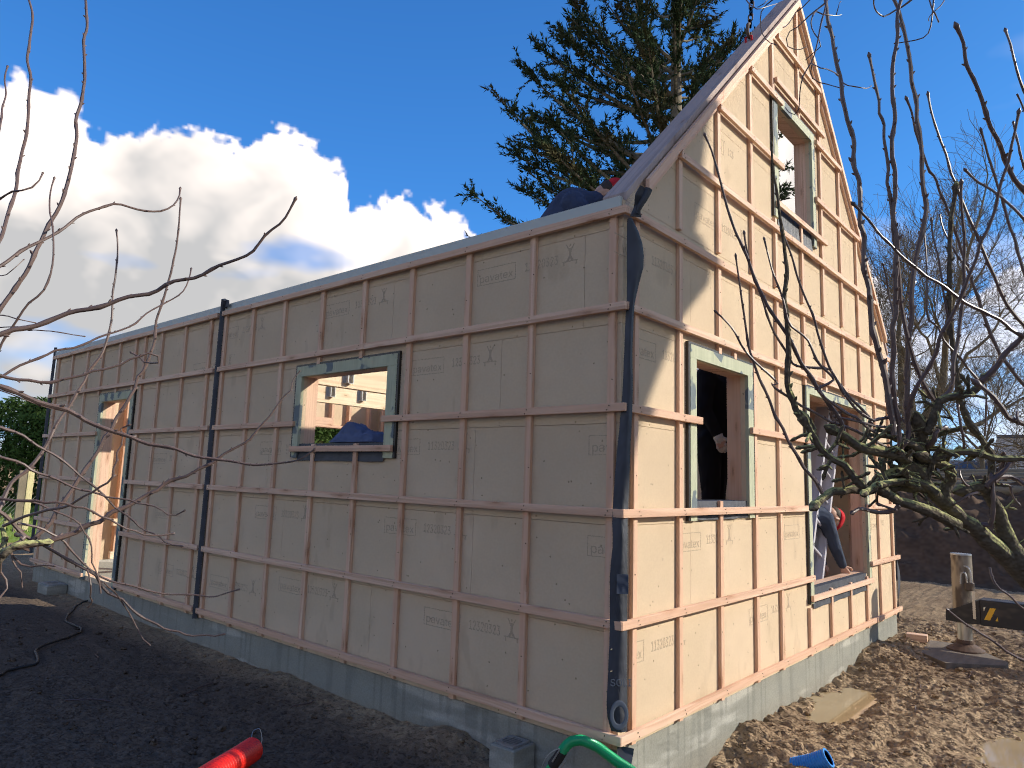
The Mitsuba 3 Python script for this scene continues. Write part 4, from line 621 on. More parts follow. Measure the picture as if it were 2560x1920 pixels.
def spurs(rows, rs, n):
    ms = []
    fat = [r / [1000, 1000, 1000, 1e4] for r in split_rows(rows) if r[:, 3].max() > 130 and r[:, 3].min() > 80]
    for q in range(n):
        s = spline(fat[rs.integers(len(fat))], 30); k = rs.integers(2, 27); p, r = s[k, :3], s[k, 3]
        t = s[k + 1, :3] - s[k - 1, :3]; t /= np.linalg.norm(t)
        d = rs.normal(size=3) + [0, 0, .35]; d -= t * (d @ t) * .8; d /= np.linalg.norm(d)
        L = rs.uniform(.03, .10); a = p + d * r * .6; d2 = d + rs.normal(size=3) * .5; d2 /= np.linalg.norm(d2)
        b = a + d * L * .5; c = b + d2 * L * .5; w = rs.uniform(.003, .0055)
        ms.append(tube([a, a * .5 + b * .5, b, c], [w * 1.5, w * 1.1, w * 1.3, w * 1.1], 6)); ms.append(tube([c, c + d2 * .012, c + d2 * .02], [w * 1.5, w * 1.3, w * .4], 6))
        if rs.random() < .6:
            d3 = d - d2 * .5 + rs.normal(size=3) * .4; d3 /= np.linalg.norm(d3); e = b + d3 * L * .4
            ms.append(tube([b, e, e + d3 * .012], [w, w * 1.2, w * .5], 6))
    return cat_(ms)
rs = np.random.default_rng(11)
t1 = thing('fruit_tree', 'bare young fruit tree with thin arching shoots at the left edge', 'tree')
for m, r in shoots(DATA['L'], .004, True, rs, .055, .86): add('branch' if r > .0125 else 'shoot', m, 'mossy_bark' if r > .0125 else 'pale_shoot_bark', t1, 40)
add('trunk', tube(spline([(-3.0, .35, .45, .05), (-3.05, .32, .2, .06), (-3.0, .3, -.4, .075)], 14)[:, :3], np.linspace(.05, .075, 14), 12), 'mossy_bark', t1, 40)
add('branch', tube(spline([(-2.74, .02, .64), (-2.86, .15, .55), (-3.0, .35, .45)], 8), np.linspace(.02, .048, 8), 10), 'mossy_bark', t1, 40)
t2 = thing('fruit_tree', 'old mossy fruit tree with gnarled leaning trunk and upright whips at the right edge', 'tree')
for q, (m, r) in enumerate(shoots(DATA['R'], .004, True, rs)):
    add('trunk' if q == 0 else 'branch' if r > .0135 else 'shoot', m, 'mossy_bark' if r > .0125 else 'shoot_bark', t2, 40)
add('spur', spurs(DATA['R'], rs, 120), 'mossy_bark', t2, 40); labels[t2 + '__spur'] = {'label': 'short knobbly fruiting spurs', 'kind': 'stuff'}
for m, r in shoots(DATA['V'], .003, False, rs): add('twig', m, 'shoot_bark', t2, 40)

# ------------------------------------------------------------------ trees further off
def grow(p, d, L, r, lev, rs, out, spread, up, ends=None, minr=.006):
    n = 4; pts = [p]; q = p.copy(); dd = d.copy()
    for s in range(n):
        dd = dd + rs.normal(size=3) * .16 + np.array([0, 0, up]); dd /= np.linalg.norm(dd)
        q = q + dd * L / n; pts.append(q.copy())
    r1 = max(r * .62, minr)
    out.append(tube(np.array(pts), np.linspace(r, r1, n + 1), 8 if r > .08 else 5 if r > .03 else 3, False))
    if lev == 0: return
    k = 4 if lev < 5 else 3
    for c in range(k):
        f = rs.uniform(.35, 1.0) if c else 1.0
        i = min(n - 1, int(f * n)); b = pts[i] + (pts[i + 1] - pts[i]) * (f * n - i) if i < n else pts[n]
        a = rs.normal(size=3); a -= dd * (a @ dd); a /= np.linalg.norm(a)
        ang = rs.uniform(.35, .95) * spread if c else rs.uniform(.05, .4)
        nd = dd * math.cos(ang) + a * math.sin(ang)
        grow(b, nd, L * rs.uniform(.62, .86), max(r1 * (1 if c == 0 else rs.uniform(.55, .8)), minr), lev - 1, rs, out, spread, up, ends, minr)
def bare_tree(p, h, r, lev, seed, label, group=None, minr=.0065, spread=1.0):
    rs = np.random.default_rng(seed); k = thing('bare_tree', label, 'tree', group)
    p = np.array(p, float); top = p + [rs.normal() * .2, rs.normal() * .2, h * .42]
    add('trunk', tube(spline([p, (p + top) / 2 + [.1, .05, 0], top], 8), np.linspace(r * 1.3, r * .85, 8), 10), 'bare_bark', k, 40)
    out = []
    for c in range(6):
        a = c / 6 * 6.28 + rs.uniform(-.4, .4); e = rs.uniform(.25, 1.2)
        b = p + (top - p) * rs.uniform(.62, 1.0)
        grow(b, np.array([math.cos(a) * math.cos(e), math.sin(a) * math.cos(e), math.sin(e)]), h * rs.uniform(.19, .26), r * rs.uniform(.42, .7), lev, rs, out, spread, .05, None, minr)
    add('crown', cat_(out), 'bare_bark', k)
bare_tree((21.4, 2.75, -.3), 10.6, .23, 6, 21, 'tall leafless tree with dense fine twigs rising behind the mound', minr=.0045)
bare_tree((24.5, -1.2, -.3), 6.5, .10, 4, 5, 'slender leafless tree standing left of the white gabled house', minr=.007)
bare_tree((20.5, 1.0, .4), 5.2, .07, 4, 9, 'small leafless tree just right of the tall bare tree', minr=.006)
bare_tree((25.5, -3.6, -.3), 8.5, .13, 4, 14, 'leafless tree in front of the white gabled house', minr=.007)

# big cypress behind the house: limbs from the trunk to the tips of its plumes
rs = np.random.default_rng(17)
cy = thing('cypress_tree', 'large dark green cypress with ragged plumes rising behind the house', 'tree')
tb = np.array([17.9, 9.2, -.3]); tt_ = np.array([17.6, 9.0, 20.5])
def trunk_at(z): return tb + (tt_ - tb) * (z + .3) / 20.8
add('trunk', tube(spline([tb, trunk_at(6) + [.15, .1, 0], trunk_at(12), trunk_at(20.5)], 12), np.linspace(.42, .10, 12), 10), 'bare_bark', cy, 40)
leafs, limbs = [], []
def plume(p, d, L, rs, dense):
    """flattened spray of scale leaves along a twig"""
    n = int(dense * L / .036) + 3
    t = rs.random(n); base = p + d * (t * L)[:, None] + rs.normal(size=(n, 3)) * .05 * (1.15 - t)[:, None]
    a = rs.normal(size=(n, 3)); dirs = d * 1.0 + a * .55; dirs /= np.linalg.norm(dirs, axis=1, keepdims=True)
    w = np.cross(dirs, rs.normal(size=(n, 3))); w /= np.linalg.norm(w, axis=1, keepdims=True) + 1e-9
    l = rs.uniform(.09, .24, n)[:, None]; ww = rs.uniform(.018, .042, n)[:, None]
    return np.stack([base - w * ww, base + w * ww, base + dirs * l], 1)
sx = np.array([-.62, .78, 0.]) # towards the left of the view, for the windblown side
tips = []
for q in range(160):
    z = rs.uniform(5.0, 19.5)
    a = rs.uniform(0, 6.28); h = np.array([math.cos(a), math.sin(a), 0.])
    reach = np.interp(z, [5, 8, 11, 14, 16, 18, 20], [4.8, 5.9, 6.6, 6.2, 5.0, 3.6, 2.2])
    lean = h @ sx
    reach *= (.62 + .42 * max(lean, -.25)) * rs.uniform(.72, 1.12)
    tips.append((z, h, reach, rs.uniform(.10, .85) + .35 * (z > 13)))
for z, h, reach, rise in tips:
    o = trunk_at(max(z - reach * rise * .75, 1.2)); e = trunk_at(z) + h * reach
    mid = o * .45 + e * .55 + np.array([0, 0, -.10 * reach])
    s = spline(np.array([o, o * .7 + mid * .3 + [0, 0, -.05 * reach], mid, e]), 12)
    limbs.append(tube(s, np.linspace(.02 + .018 * reach, .012, 12), 5, False))
    L = np.linalg.norm(np.diff(s, axis=0), axis=1).sum()
    for b in range(int(6 * L) + 6):
        f = rs.random() ** .75 * .78 + .22; i = min(10, int(f * 11)); p = s[i] + (s[i + 1] - s[i]) * (f * 11 - i)
        d = s[i + 1] - s[i]; d /= np.linalg.norm(d)
        nd = d * rs.uniform(.55, 1.1) + rs.normal(size=3) * .48 + np.array([0, 0, .28]); nd /= np.linalg.norm(nd)
        l = rs.uniform(.4, 1.15) * (1.15 - .45 * f)
        leafs.append(plume(p, nd, l, rs, 1.25))
        if rs.random() < .5: limbs.append(tube([p, p + nd * l * .8], [.011, .005], 3, False))
    d = s[-1] - s[-2]; d /= np.linalg.norm(d); leafs.append(plume(s[-1] - d * .25, d, .6, rs, 1.6))
lf = np.concatenate(leafs); v = lf.reshape(-1, 3)
add('foliage', (v, np.arange(len(v)).reshape(-1, 3)), 'cypress_leaf', cy); labels[cy + '__foliage'] = {'label': 'feathery dark foliage in upswept plumes', 'kind': 'stuff'}
add('limb', cat_(limbs), 'bare_bark', cy)

def leaf_ball(c, rad, n, rs, size):
    d = rs.normal(size=(n, 3)); d /= np.linalg.norm(d, axis=1, keepdims=True)
    bump = .72 + .5 * meshkit.fbm(d * 2.6 + c, 3)
    p = c + d * rad * (bump * rs.uniform(.55, 1.0, n) ** .35)[:, None]
    p[:, 2] = np.maximum(p[:, 2], -.3)
    a = rs.normal(size=(n, 3)); a /= np.linalg.norm(a, axis=1, keepdims=True); b = np.cross(a, rs.normal(size=(n, 3))); b /= np.linalg.norm(b, axis=1, keepdims=True)
    s = size * rs.uniform(.5, 1.2, n)[:, None]
    return np.stack([p - a * s, p + b * s * .55, p + a * s], 1)
def leafy(name, c, rad, n, seed, label, cat, size, m='hedge_leaf', group=None):
    rs = np.random.default_rng(seed); k = thing(name, label, cat, group); c, rad = np.array(c, float), np.array(rad, float)
    parts_ = [leaf_ball(c, rad, n // 2, rs, size)]
    for q in range(9):
        o = rs.normal(size=3); o /= np.linalg.norm(o); o[2] = abs(o[2]) * .9
        parts_.append(leaf_ball(c + o * rad * .78, rad * rs.uniform(.28, .46), n // 18, rs, size))
    v = np.concatenate(parts_).reshape(-1, 3)
    add('foliage', (v, np.arange(len(v)).reshape(-1, 3)), m, k)
    add('trunk', tube([c * [1, 1, 0] + [0, 0, -.3], c + [0, 0, rad[2] * .3]], [.12, .05], 8), 'bare_bark', k)
leafy('evergreen_tree', (4.9, 29.3, 1.6), (2.2, 2.2, 2.2), 26000, 1, 'dense dark evergreen tree beyond the far left corner of the house', 'tree', .13)
leafy('evergreen_tree', (1.4, 33.0, 1.5), (2.6, 2.4, 2.3), 22000, 2, 'broad dark evergreen tree cut off by the left edge of the picture', 'tree', .14)
leafy('evergreen_shrub', (7.1, 13.6, 1.4), (1.3, 1.0, 1.7), 16000, 3, 'leafy green shrub seen through the side window', 'shrub', .07)
leafy('evergreen_shrub', (8.6, 14.6, 1.3), (1.2, 1.0, 1.6), 12000, 4, 'second leafy shrub behind the far end wall', 'shrub', .07)
rs = np.random.default_rng(6)
n = 2600; p = np.c_[rs.uniform(5.6, 6.9, n), rs.uniform(11.6, 12.4, n), np.full(n, -.3)]; d = np.c_[rs.normal(0, .25, (n, 2)), np.ones(n)]; l = rs.uniform(1.0, 2.35, n)[:, None]
v = np.stack([p - [.012, 0, 0], p + [.012, 0, 0], p + d * l], 1).reshape(-1, 3)
k = add('tall_dry_grass', (v, np.arange(len(v)).reshape(-1, 3)), 'dry_grass'); labels[k] = {'label': 'straw coloured dry grass below the shrub behind the side window', 'category': 'grass', 'kind': 'stuff'}
n = 16000; p = np.c_[rs.uniform(-3, 9, n), rs.uniform(15.5, 30, n), np.full(n, -.31)]; d = np.c_[rs.normal(0, .3, (n, 2)), np.ones(n)]; l = rs.uniform(.06, .14, n)[:, None]
v = np.stack([p - [.02, 0, 0], p + [.02, 0, 0], p + d * l], 1).reshape(-1, 3)
lm = cat_([trimesh.Trimesh(v, np.arange(len(v)).reshape(-1, 3), process=False), bx(-6, 9.5, 15.4, 40, -.42, -.285)])
k = add('lawn', lm, 'lawn_green'); labels[k] = {'label': 'strip of green lawn beyond the far left end of the house', 'category': 'grass', 'kind': 'stuff'}

# ------------------------------------------------------------------ far left: post and wire fence
k = thing('wooden_fence_post', 'pale squared timber post standing by the far left corner', 'post')
add('shaft', bx(2.02, 2.15, 17.48, 17.61, -.5, 1.15, .006), 'post_wood', k)
add('shaded_side', bx(1.86, 2.015, 17.50, 17.56, -.45, 1.12), 'bare_bark', k)  # dark board put in as the shaded left side of the post
k = thing('wire_fence', 'sagging diamond mesh wire fence behind the pale timber post', 'fence')
wm = []
for q in np.arange(-1.5, 2.0, .09):
    for s in (-1, 1):
        wm.append(tube([(q, 18.6, -.3), (q + s * .45, 18.6, .28), (q + s * .62, 18.6, .5 + .03 * math.sin(q * 3))], .0035, 3, False))
add('wire_mesh', cat_(wm), 'zinc', k); labels[k + '__wire_mesh'] = {'label': 'diamond wire mesh', 'kind': 'stuff'}
for x in (-1.4, 1.75): add('stake', cyl((x, 18.62, -.4), (x, 18.62, .6), .03), 'bare_bark', k)

# ------------------------------------------------------------------ far right: white house, low outbuilding, poles on the mound
k = thing('white_house', 'white rendered house with a steep gable far behind the mound', 'house')
g = Polygon([(6.2, 0), (-3.0, 0), (-3.0, 4.45), (3.6, 4.5), (4.05, 2.6), (4.05, 0)]).buffer(0)
g = Polygon([(4.0, -.4), (-4, -.4), (-4, 4.4), (3.5, 4.45), (4.0, 2.5)])
add('wall', prism(g, 45.0, 52.0, 0), 'white_render', k)
add('ridge', bx(44.9, 52, -4, 3.5, 4.46, 4.62), 'slate_roof', k)
add('window', bx(44.93, 44.995, .6, 1.5, 1.9, 3.0), 'black_tape', k)
k = thing('outbuilding', 'low grey outbuilding with slate roof left of the white house', 'building')
add('wall', bx(48, 52, 4.1, 8.0, -.4, 2.5), 'white_render', k); add('roof', hullpts([(47.8, 4.05, 2.52), (47.8, 8.2, 2.52), (52.2, 4.05, 2.52), (52.2, 8.2, 2.52), (50, 4.05, 3.4), (50, 8.2, 3.4)]), 'slate_roof', k)
add('chimney', bx(49.6, 50.2, 4.6, 5.2, 3.2, 4.2), 'white_render', k)
rs = np.random.default_rng(2)
for q in range(6):
    x = 14.0 + .55 * q + rs.uniform(-.1, .1); z = 1.30 + .08 * q; y0 = 1.6 + rs.uniform(-.5, .8)
    k = add('timber_pole', tube([(x, y0, z), (x + .3, y0 - 3, z + .1), (x + .2, y0 - 7.5, z + .02)], .085 + .03 * rs.random(), 10), 'bare_bark', smooth=40)
    tag(k, 'felled pole lying along the top of the earth mound, %s from the front' % ['nearest', 'second', 'third', 'fourth', 'fifth', 'sixth and last'][q], 'log', 'poles lying on the earth mound')

# ------------------------------------------------------------------ people
def sph(p, r): return m3.Manifold.sphere(float(r), 14).translate([float(a) for a in p])
def bone(a, ra, b, rb): return m3.Manifold.batch_hull([sph(a, ra), sph(b, rb)])
def soft(ms, fine, it=10):
    u = m3.Manifold.batch_boolean(ms, m3.OpType.Add).refine_to_length(fine)
    g = u.to_mesh(); t = trimesh.Trimesh(g.vert_properties[:, :3], g.tri_verts, process=True)
    trimesh.smoothing.filter_taubin(t, iterations=it); return t
def V3(*a): return np.array(a, float)
def hand(w, dirn, palm, r=.0085):
    """palm and five bent fingers; w wrist, dirn along the hand, palm the side the fingers curl to"""
    d = dirn / np.linalg.norm(dirn); pn = palm - d * (palm @ d); pn /= np.linalg.norm(pn); s = np.cross(d, pn)
    k = w + d * .085
    out = [m3.Manifold.batch_hull([sph(w, .025), sph(k + s * .032, .014), sph(k - s * .032, .014)])]
    for i, (o, l) in enumerate(((-.032, .062), (-.011, .076), (.011, .080), (.032, .070))):
        a = k + s * o; b = a + (d * .8 + pn * .5) * l * .55; c = b + (d * .3 + pn * .9) * l * .5
        out += [bone(a, r * 1.1, b, r), bone(b, r, c, r * .85)]
    a = w + d * .03 + s * .026; b = a + (d * .55 + s * .75 + pn * .3) * .05; c = b + (d * .75 + s * .1 + pn * .5) * .035
    return out + [bone(a, r * 1.5, b, r * 1.15), bone(b, r * 1.15, c, r)]
def person(label, J, cloth, face, cap=None, gloves=None, group=None):
    k = thing('person', label, 'person', group)
    neck, head, fd = J['neck'], J['head'], face / np.linalg.norm(face)
    up = head - neck; up /= np.linalg.norm(up); fd = fd - up * (fd @ up); fd /= np.linalg.norm(fd); sd = np.cross(fd, up)
    hd = [m3.Manifold.batch_hull([sph(head + up * .035 - fd * .02, .088), sph(head + up * .03 + fd * .03, .08), sph(head - up * .07 + fd * .055, .04), sph(head - up * .02 - fd * .03, .075)])]
    hd += [bone(head + fd * .098 + up * .012, .010, head + fd * .118 - up * .022, .014), bone(head + fd * .10 - up * .055 - sd * .018, .008, head + fd * .10 - up * .055 + sd * .018, .008)]
    for s in (-1, 1): hd += [bone(head + sd * s * .078 + up * .01, .016, head + sd * s * .082 - up * .03, .012), sph(head + fd * .093 + sd * s * .031 + up * .018, .012)]
    limbs = {'torso': [(J['hip'], .135, J['waist'], .125), (J['waist'], .125, J['chest'], .15)], 'leg': [], 'arm': []}
    body = [bone(*b) for b in limbs['torso']] + [bone(J['chest'], .11, neck, .062), bone(neck, .058, head - up * .04, .055)] + hd
    jacket = [bone(J['hip'] * .35 + J['waist'] * .65, .155, J['chest'], .172), bone(J['chest'], .13, neck + up * .005, .084)]
    trousers = [bone(J['hip'], .158, J['waist'], .142)]
    boots = []
    for s in 'LR':
        sh, el, wr = J['sh' + s], J['el' + s], J['wr' + s]
        body += [bone(J['chest'], .09, sh, .065), bone(sh, .06, el, .045), bone(el, .044, wr, .03)] + hand(wr, J['hd' + s], J['pm' + s])
        jacket += [bone(J['chest'], .11, sh, .083), bone(sh, .080, el, .060), bone(el, .060, wr, .042)]
        hp, kn, an = J['hp' + s], J['kn' + s], J['an' + s]
        tf = fd * [1, 1, 0] if abs(fd[2]) < .9 else np.array([1., 0, 0]); tf = J.get('toe', tf); tf = tf / np.linalg.norm(tf)
        body += [bone(J['hip'], .10, hp, .09), bone(hp, .088, kn, .058), bone(kn, .056, an, .04), bone(an, .04, an + tf * .15 - [0, 0, .045], .032)]
        trousers += [bone(hp, .108, kn, .076), bone(kn, .074, an + (kn - an) * .12, .062)]
        boots += [bone(an + (kn - an) * .15, .056, an - [0, 0, .035], .052), m3.Manifold.batch_hull([sph(an - tf * .04 - [0, 0, .045], .04), sph(an + tf * .10 - [0, 0, .05], .044), sph(an + tf * .17 - [0, 0, .06], .034)])]
    add('body', soft(body, .016, 8), 'skin', k, True)
    add('jacket', soft(jacket, .03, 14), cloth[0], k, True)
    add('trousers', soft(trousers, .03, 14), cloth[1], k, True)
    add('boots', soft(boots, .03, 8), 'black_rubber', k, True)
    if gloves:
        for s in 'LR': add('glove', soft([bone(J['wr' + s], .042, J['wr' + s] + J['hd' + s] * .02, .04)] + hand(J['wr' + s], J['hd' + s], J['pm' + s], .0115), .012, 4), gloves, k, True)
    if cap:
        dome = m3.Manifold.batch_hull([sph(head + up * .055 - fd * .02, .098), sph(head + up * .05 + fd * .025, .09)])
        dome = dome.trim_by_plane([float(a) for a in up], float((head + up * .035) @ up))
        c = add('cap', soft([dome], .02, 4), cap, k, True)
        pk = [head + up * .045 + fd * .10 + sd * s * .07 for s in (-1, 1)] + [head + up * .02 + fd * .19 + sd * s * .05 for s in (-1, 1)] + [head + up * .03 + fd * .21]
        add('peak', hullpts([p + up * e for p in pk for e in (0, .006)]), cap, c)
    hr = m3.Manifold.batch_hull([sph(head + up * .02 - fd * .035, .087), sph(head + up * .045 + fd * .0, .089)]).trim_by_plane([float(a) for a in (up * .75 - fd * .66)], float((head + up * .0 - fd * .025) @ (up * .75 - fd * .66)))
    add('hair', soft([hr], .02, 3), 'hair', k, True)
    return k
dn = V3(0, 0, -1)
px_, py_, pz = 2.36, .60, .74
person('person in black jacket and trousers standing with their back turned inside the left gable window',
    dict(hip=V3(px_, py_, pz + .93), waist=V3(px_ - .01, py_, pz + 1.06), chest=V3(px_ - .02, py_ - .03, pz + 1.30), neck=V3(px_ - .03, py_ - .02, pz + 1.50), head=V3(px_ - .03, py_ + .03, pz + 1.67),
        shL=V3(px_ - .21, py_ - .04, pz + 1.42), shR=V3(px_ + .19, py_ + .02, pz + 1.42), elL=V3(px_ - .29, py_ - .06, pz + 1.14), elR=V3(px_ + .26, py_ + .12, pz + 1.14), wrL=V3(px_ - .26, py_ - .16, pz + .92), wrR=V3(px_ + .18, py_ + .3, pz + 1.10),
        hdL=V3(.1, -.35, -1), hdR=V3(-.3, .8, .1), pmL=V3(1, 0, -.2), pmR=V3(-1, 0, 0), hpL=V3(px_ - .09, py_, pz + .90), hpR=V3(px_ + .09, py_, pz + .90), knL=V3(px_ - .12, py_ - .03, pz + .48), knR=V3(px_ + .12, py_ + .03, pz + .48),
        anL=V3(px_ - .13, py_ - .02, pz + .10), anR=V3(px_ + .12, py_ + .02, pz + .10), toe=V3(0, 1, 0)), ('black_cloth', 'black_cloth'), V3(-.25, 1, 0), None, 'glove_cloth')
person('person in dark clothes and a red cap bending down inside the wide gable opening',
    dict(hip=V3(3.78, .72, .80), waist=V3(3.86, .64, .92), chest=V3(4.04, .48, 1.00), neck=V3(4.26, .36, 1.02), head=V3(4.41, .30, .985), shL=V3(4.14, .52, 1.02), shR=V3(4.14, .27, .98), elL=V3(4.36, .56, .74), elR=V3(4.24, .22, .72), wrL=V3(4.50, .42, .52), wrR=V3(4.36, .19, .535),
        hdL=V3(.3, -.4, -.8), hdR=V3(.3, -.25, -1), pmL=V3(0, 1, -.2), pmR=V3(1, .3, 0), hpL=V3(3.74, .80, .78), hpR=V3(3.80, .64, .78), knL=V3(3.92, .82, .40), knR=V3(3.95, .62, .40), anL=V3(3.80, .84, .04), anR=V3(3.83, .62, .04), toe=V3(1, -.4, 0)),
    ('slate_cloth', 'black_cloth'), V3(.75, -.25, -.62), 'red_cloth')
person('person in slate blue jacket and red cap crouching behind the top of the side wall',
    dict(hip=V3(.33, .86, 2.72), waist=V3(.36, .80, 2.87), chest=V3(.44, .68, 3.04), neck=V3(.53, .57, 3.11), head=V3(.585, .50, 3.15), shL=V3(.32, .60, 3.05), shR=V3(.60, .74, 3.06), elL=V3(.34, .42, 2.84), elR=V3(.74, .58, 2.84), wrL=V3(.50, .32, 2.84), wrR=V3(.70, .40, 2.84),
        hdL=V3(.8, -.4, 0), hdR=V3(0, -1, 0), pmL=V3(0, 0, -1), pmR=V3(0, 0, -1), hpL=V3(.27, .82, 2.68), hpR=V3(.41, .94, 2.68), knL=V3(.40, .52, 2.36), knR=V3(.66, .72, 2.36), anL=V3(.32, .88, 2.12), anR=V3(.50, 1.0, 2.12), toe=V3(.55, -.8, 0)),
    ('blue_cloth', 'slate_cloth'), V3(.45, -.62, -.62), 'red_cloth')
for lab, (x0, x1, y0, y1, z) in (('low trestle platform carrying the person in the left gable window', (1.5, 2.95, .36, 1.0, .63)), ('tall trestle platform carrying the crouching person', (.22, .95, .62, 1.25, 2.0))):
    k = thing('trestle_platform', lab, 'platform')
    for q in range(3): add('plank', bx(x0, x1, y0 + (y1 - y0) * q / 3 + .004, y0 + (y1 - y0) * (q + 1) / 3 - .004, z - .04, z, .003), 'wood_plank', k)
    for x in (x0 + .08, x1 - .08):
        add('crossbar', bx(x - .03, x + .03, y0, y1, z - .10, z - .042), 'rusty_steel', k)
        for y in (y0 + .03, y1 - .03): add('leg', cyl((x, y, -.059), (x, y, z - .101), .02, sides=8), 'rusty_steel', k)

# ------------------------------------------------------------------ ladder, jacket, chain
k = thing('ladder', 'aluminium extension ladder leaning inside the wide gable opening', 'ladder')
a0, a1 = V3(3.60, .34, -.055), V3(4.72, .34, 2.45); up_ = (a1 - a0) / np.linalg.norm(a1 - a0); sd_ = V3(up_[2], 0, -up_[0])
def stile(o, w): 
    q = []
    for s in (-w, w):
        for dy in (-.035, .035): q += [a0 + o + sd_ * s + [0, dy, 0], a1 + o + sd_ * s + [0, dy, 0]]
    return hullpts(q)
for o in (-.175, .175, -.125, .225): add('stile', stile(sd_ * o + [0, .04 if o in (-.125, .225) else -.04, 0], .021), 'aluminium', k)
for q in np.arange(.25, 2.7, .28):
    c = a0 + up_ * q; add('rung', cyl(c + sd_ * -.196 + [0, -.04, 0], c + sd_ * .196 + [0, -.04, 0], .015, sides=10), 'aluminium', k)
    add('rung_end', hullpts([c + sd_ * (s + e) + up_ * f + [0, -.0775 + dy, 0] for s in (-.175,) for e in (-.009, .009) for f in (-.013, .013) for dy in (0, .003)]), 'black_rubber', k)
yy, xx = np.meshgrid(np.linspace(0, 1, 46), np.linspace(0, 1, 26), indexing='ij')
edge = np.clip(np.minimum.reduce([yy / .10, (1 - yy) / .14, xx / .2, (1 - xx) / .2]), 0, 1) ** .6
hgt = edge * (.03 + .105 * np.exp(-((yy - .68) / .2) ** 2) + .05 * np.exp(-((yy - .3) / .3) ** 2)) + edge * .05 * (1 - np.abs(2 * npfbm(yy * 4.5 + xx * 2, xx * 3, 1., 3) - 1) - .6)
JX, JY = .045 + .235 * xx + .02 * npnoise(yy * 4, xx, 3.), 2.19 + .55 * yy + .02 * npnoise(xx * 5, yy, 7.)
vt = np.c_[JX.ravel(), JY.ravel(), 1.5075 + np.maximum(hgt, .004).ravel()]; vb = vt.copy(); vb[:, 2] = 1.5072
i = np.arange(yy.size).reshape(yy.shape); qf = np.stack([i[:-1, :-1], i[:-1, 1:], i[1:, 1:], i[1:, :-1]], -1).reshape(-1, 4)
k = add('folded_jacket', (np.vstack([vt]), qf), 'denim', smooth=True); tag(k, 'blue work jacket crumpled on the sill of the side window', 'jacket')
k = thing('lifting_chain', 'steel lifting chain rising from the left roof plank of the gable', 'chain')
c0, c1 = V3(2.07, .125, 4.98), V3(2.30, .12, 6.3)
add('hook', tube(spline([(2.07, .125, 5.06), (2.035, .125, 5.03), (2.03, .125, 4.97), (2.06, .125, 4.935), (2.095, .125, 4.955), (2.10, .125, 5.0)], 16), np.interp(np.linspace(0, 1, 16), [0, .6, 1], [.013, .015, .008]), 8), 'rusty_steel', k, 40)
add('lifting_eye', cat_([tube([V3(2.055, .10, 4.89), V3(2.05, .10, 4.93), V3(2.05, .125, 4.945), V3(2.05, .15, 4.93), V3(2.055, .15, 4.89)], .009, 8)]), 'red_cloth', k, 40)
dz = (c1 - c0) / np.linalg.norm(c1 - c0); pitch = .062
lk = trimesh.creation.torus(.018, .0068, 14, 6)
lv = lk.vertices.copy(); lv[:, 1] += np.where(lv[:, 1] > 0, .018, -.018)
for q in range(21):
    c = c0 + dz * (.09 + q * pitch); s = np.cross(dz, [0, 1, 0]); w = np.cross(dz, s)
    if q % 2: s, w = w, s
    m = trimesh.Trimesh(c + lv[:, :1] * s + lv[:, 1:2] * dz + lv[:, 2:] * w, lk.faces, process=False)
    add('link', m, 'rusty_steel', k, True)

# ------------------------------------------------------------------ crane lorry: only a stabiliser reaches into view
k = thing('crane_lorry', 'crane lorry showing only a black stabiliser beam with a steel jack leg at the right', 'lorry')
be = add('stabiliser_beam', cat_([bx(5.38, 5.60, -5.2, -.80, -.025, .225, .006), hullpts([(5.38, -.80, -.02), (5.38, -.80, .22), (5.60, -.80, -.02), (5.60, -.80, .22), (5.39, -.50, -.02), (5.39, -.50, .07), (5.62, -.50, -.02), (5.62, -.50, .07)])]), 'dark_paint', k)
for q, (a, b) in enumerate(((-.865, .03),)):
    add('yellow_stripe', hullpts([(x, y, z) for x in (5.3785, 5.379) for y, z in ((-.832, .035), (-.882, .035), (-.935, .155), (-.887, .155))]), 'yellow_paint', be)
add('yellow_stripe', hullpts([(x, y, z) for x in (5.3785, 5.379) for y, z in ((-.925, .035), (-.948, .035), (-.946, .075))]), 'yellow_paint', be)
add('yellow_stripe', hullpts([(x, y, z) for x in (5.3785, 5.379) for y, z in ((-.83, .155), (-.85, .155), (-.832, .115))]), 'steel', be)
lg = add('jack_tube', cyl((5.49, -.645, -.03), (5.49, -.645, .64), .095, sides=32), 'grey_steel', k, 40)
add('top_plate', cyl((5.49, -.645, .641), (5.49, -.645, .655), .097, sides=32), 'zinc', lg, 40)
add('valve_block', bx(5.37, 5.43, -.76, -.68, .30, .38, .008), 'grey_steel', lg)
add('hydraulic_pipe', tube(spline([(5.385, -.735, .38), (5.39, -.735, .48), (5.40, -.71, .53), (5.41, -.66, .54)], 12), .008, 8), 'zinc', lg, 40)
add('hydraulic_pipe', tube(spline([(5.385, -.70, .38), (5.38, -.70, .44), (5.385, -.68, .475), (5.39, -.655, .46), (5.39, -.645, .36)], 14), .008, 8), 'zinc', lg, 40)
add('bracket', bx(5.375, 5.379, -.765, -.74, .03, .30), 'steel', lg)
add('jack_rod', cyl((5.49, -.645, -.20), (5.49, -.645, -.031), .066, sides=28), 'steel', k, 40)
ft_ = add('jack_foot', cat_([cyl((5.49, -.645, -.235), (5.49, -.645, -.20), .078, sides=20), tube([(5.49, -.645, -.303), (5.49, -.645, -.29), (5.49, -.645, -.235)], [.17, .17, .07], 20)]), 'rusty_steel', k)
add('chassis', cat_([bx(-2.0, 6.6, -7.3, -7.0, .35, .65), bx(-2.0, 6.6, -5.9, -5.6, .35, .65)]), 'dark_paint', k)
add('load_bed', bx(-1.2, 3.6, -7.6, -5.3, .66, .85), 'grey_steel', k)
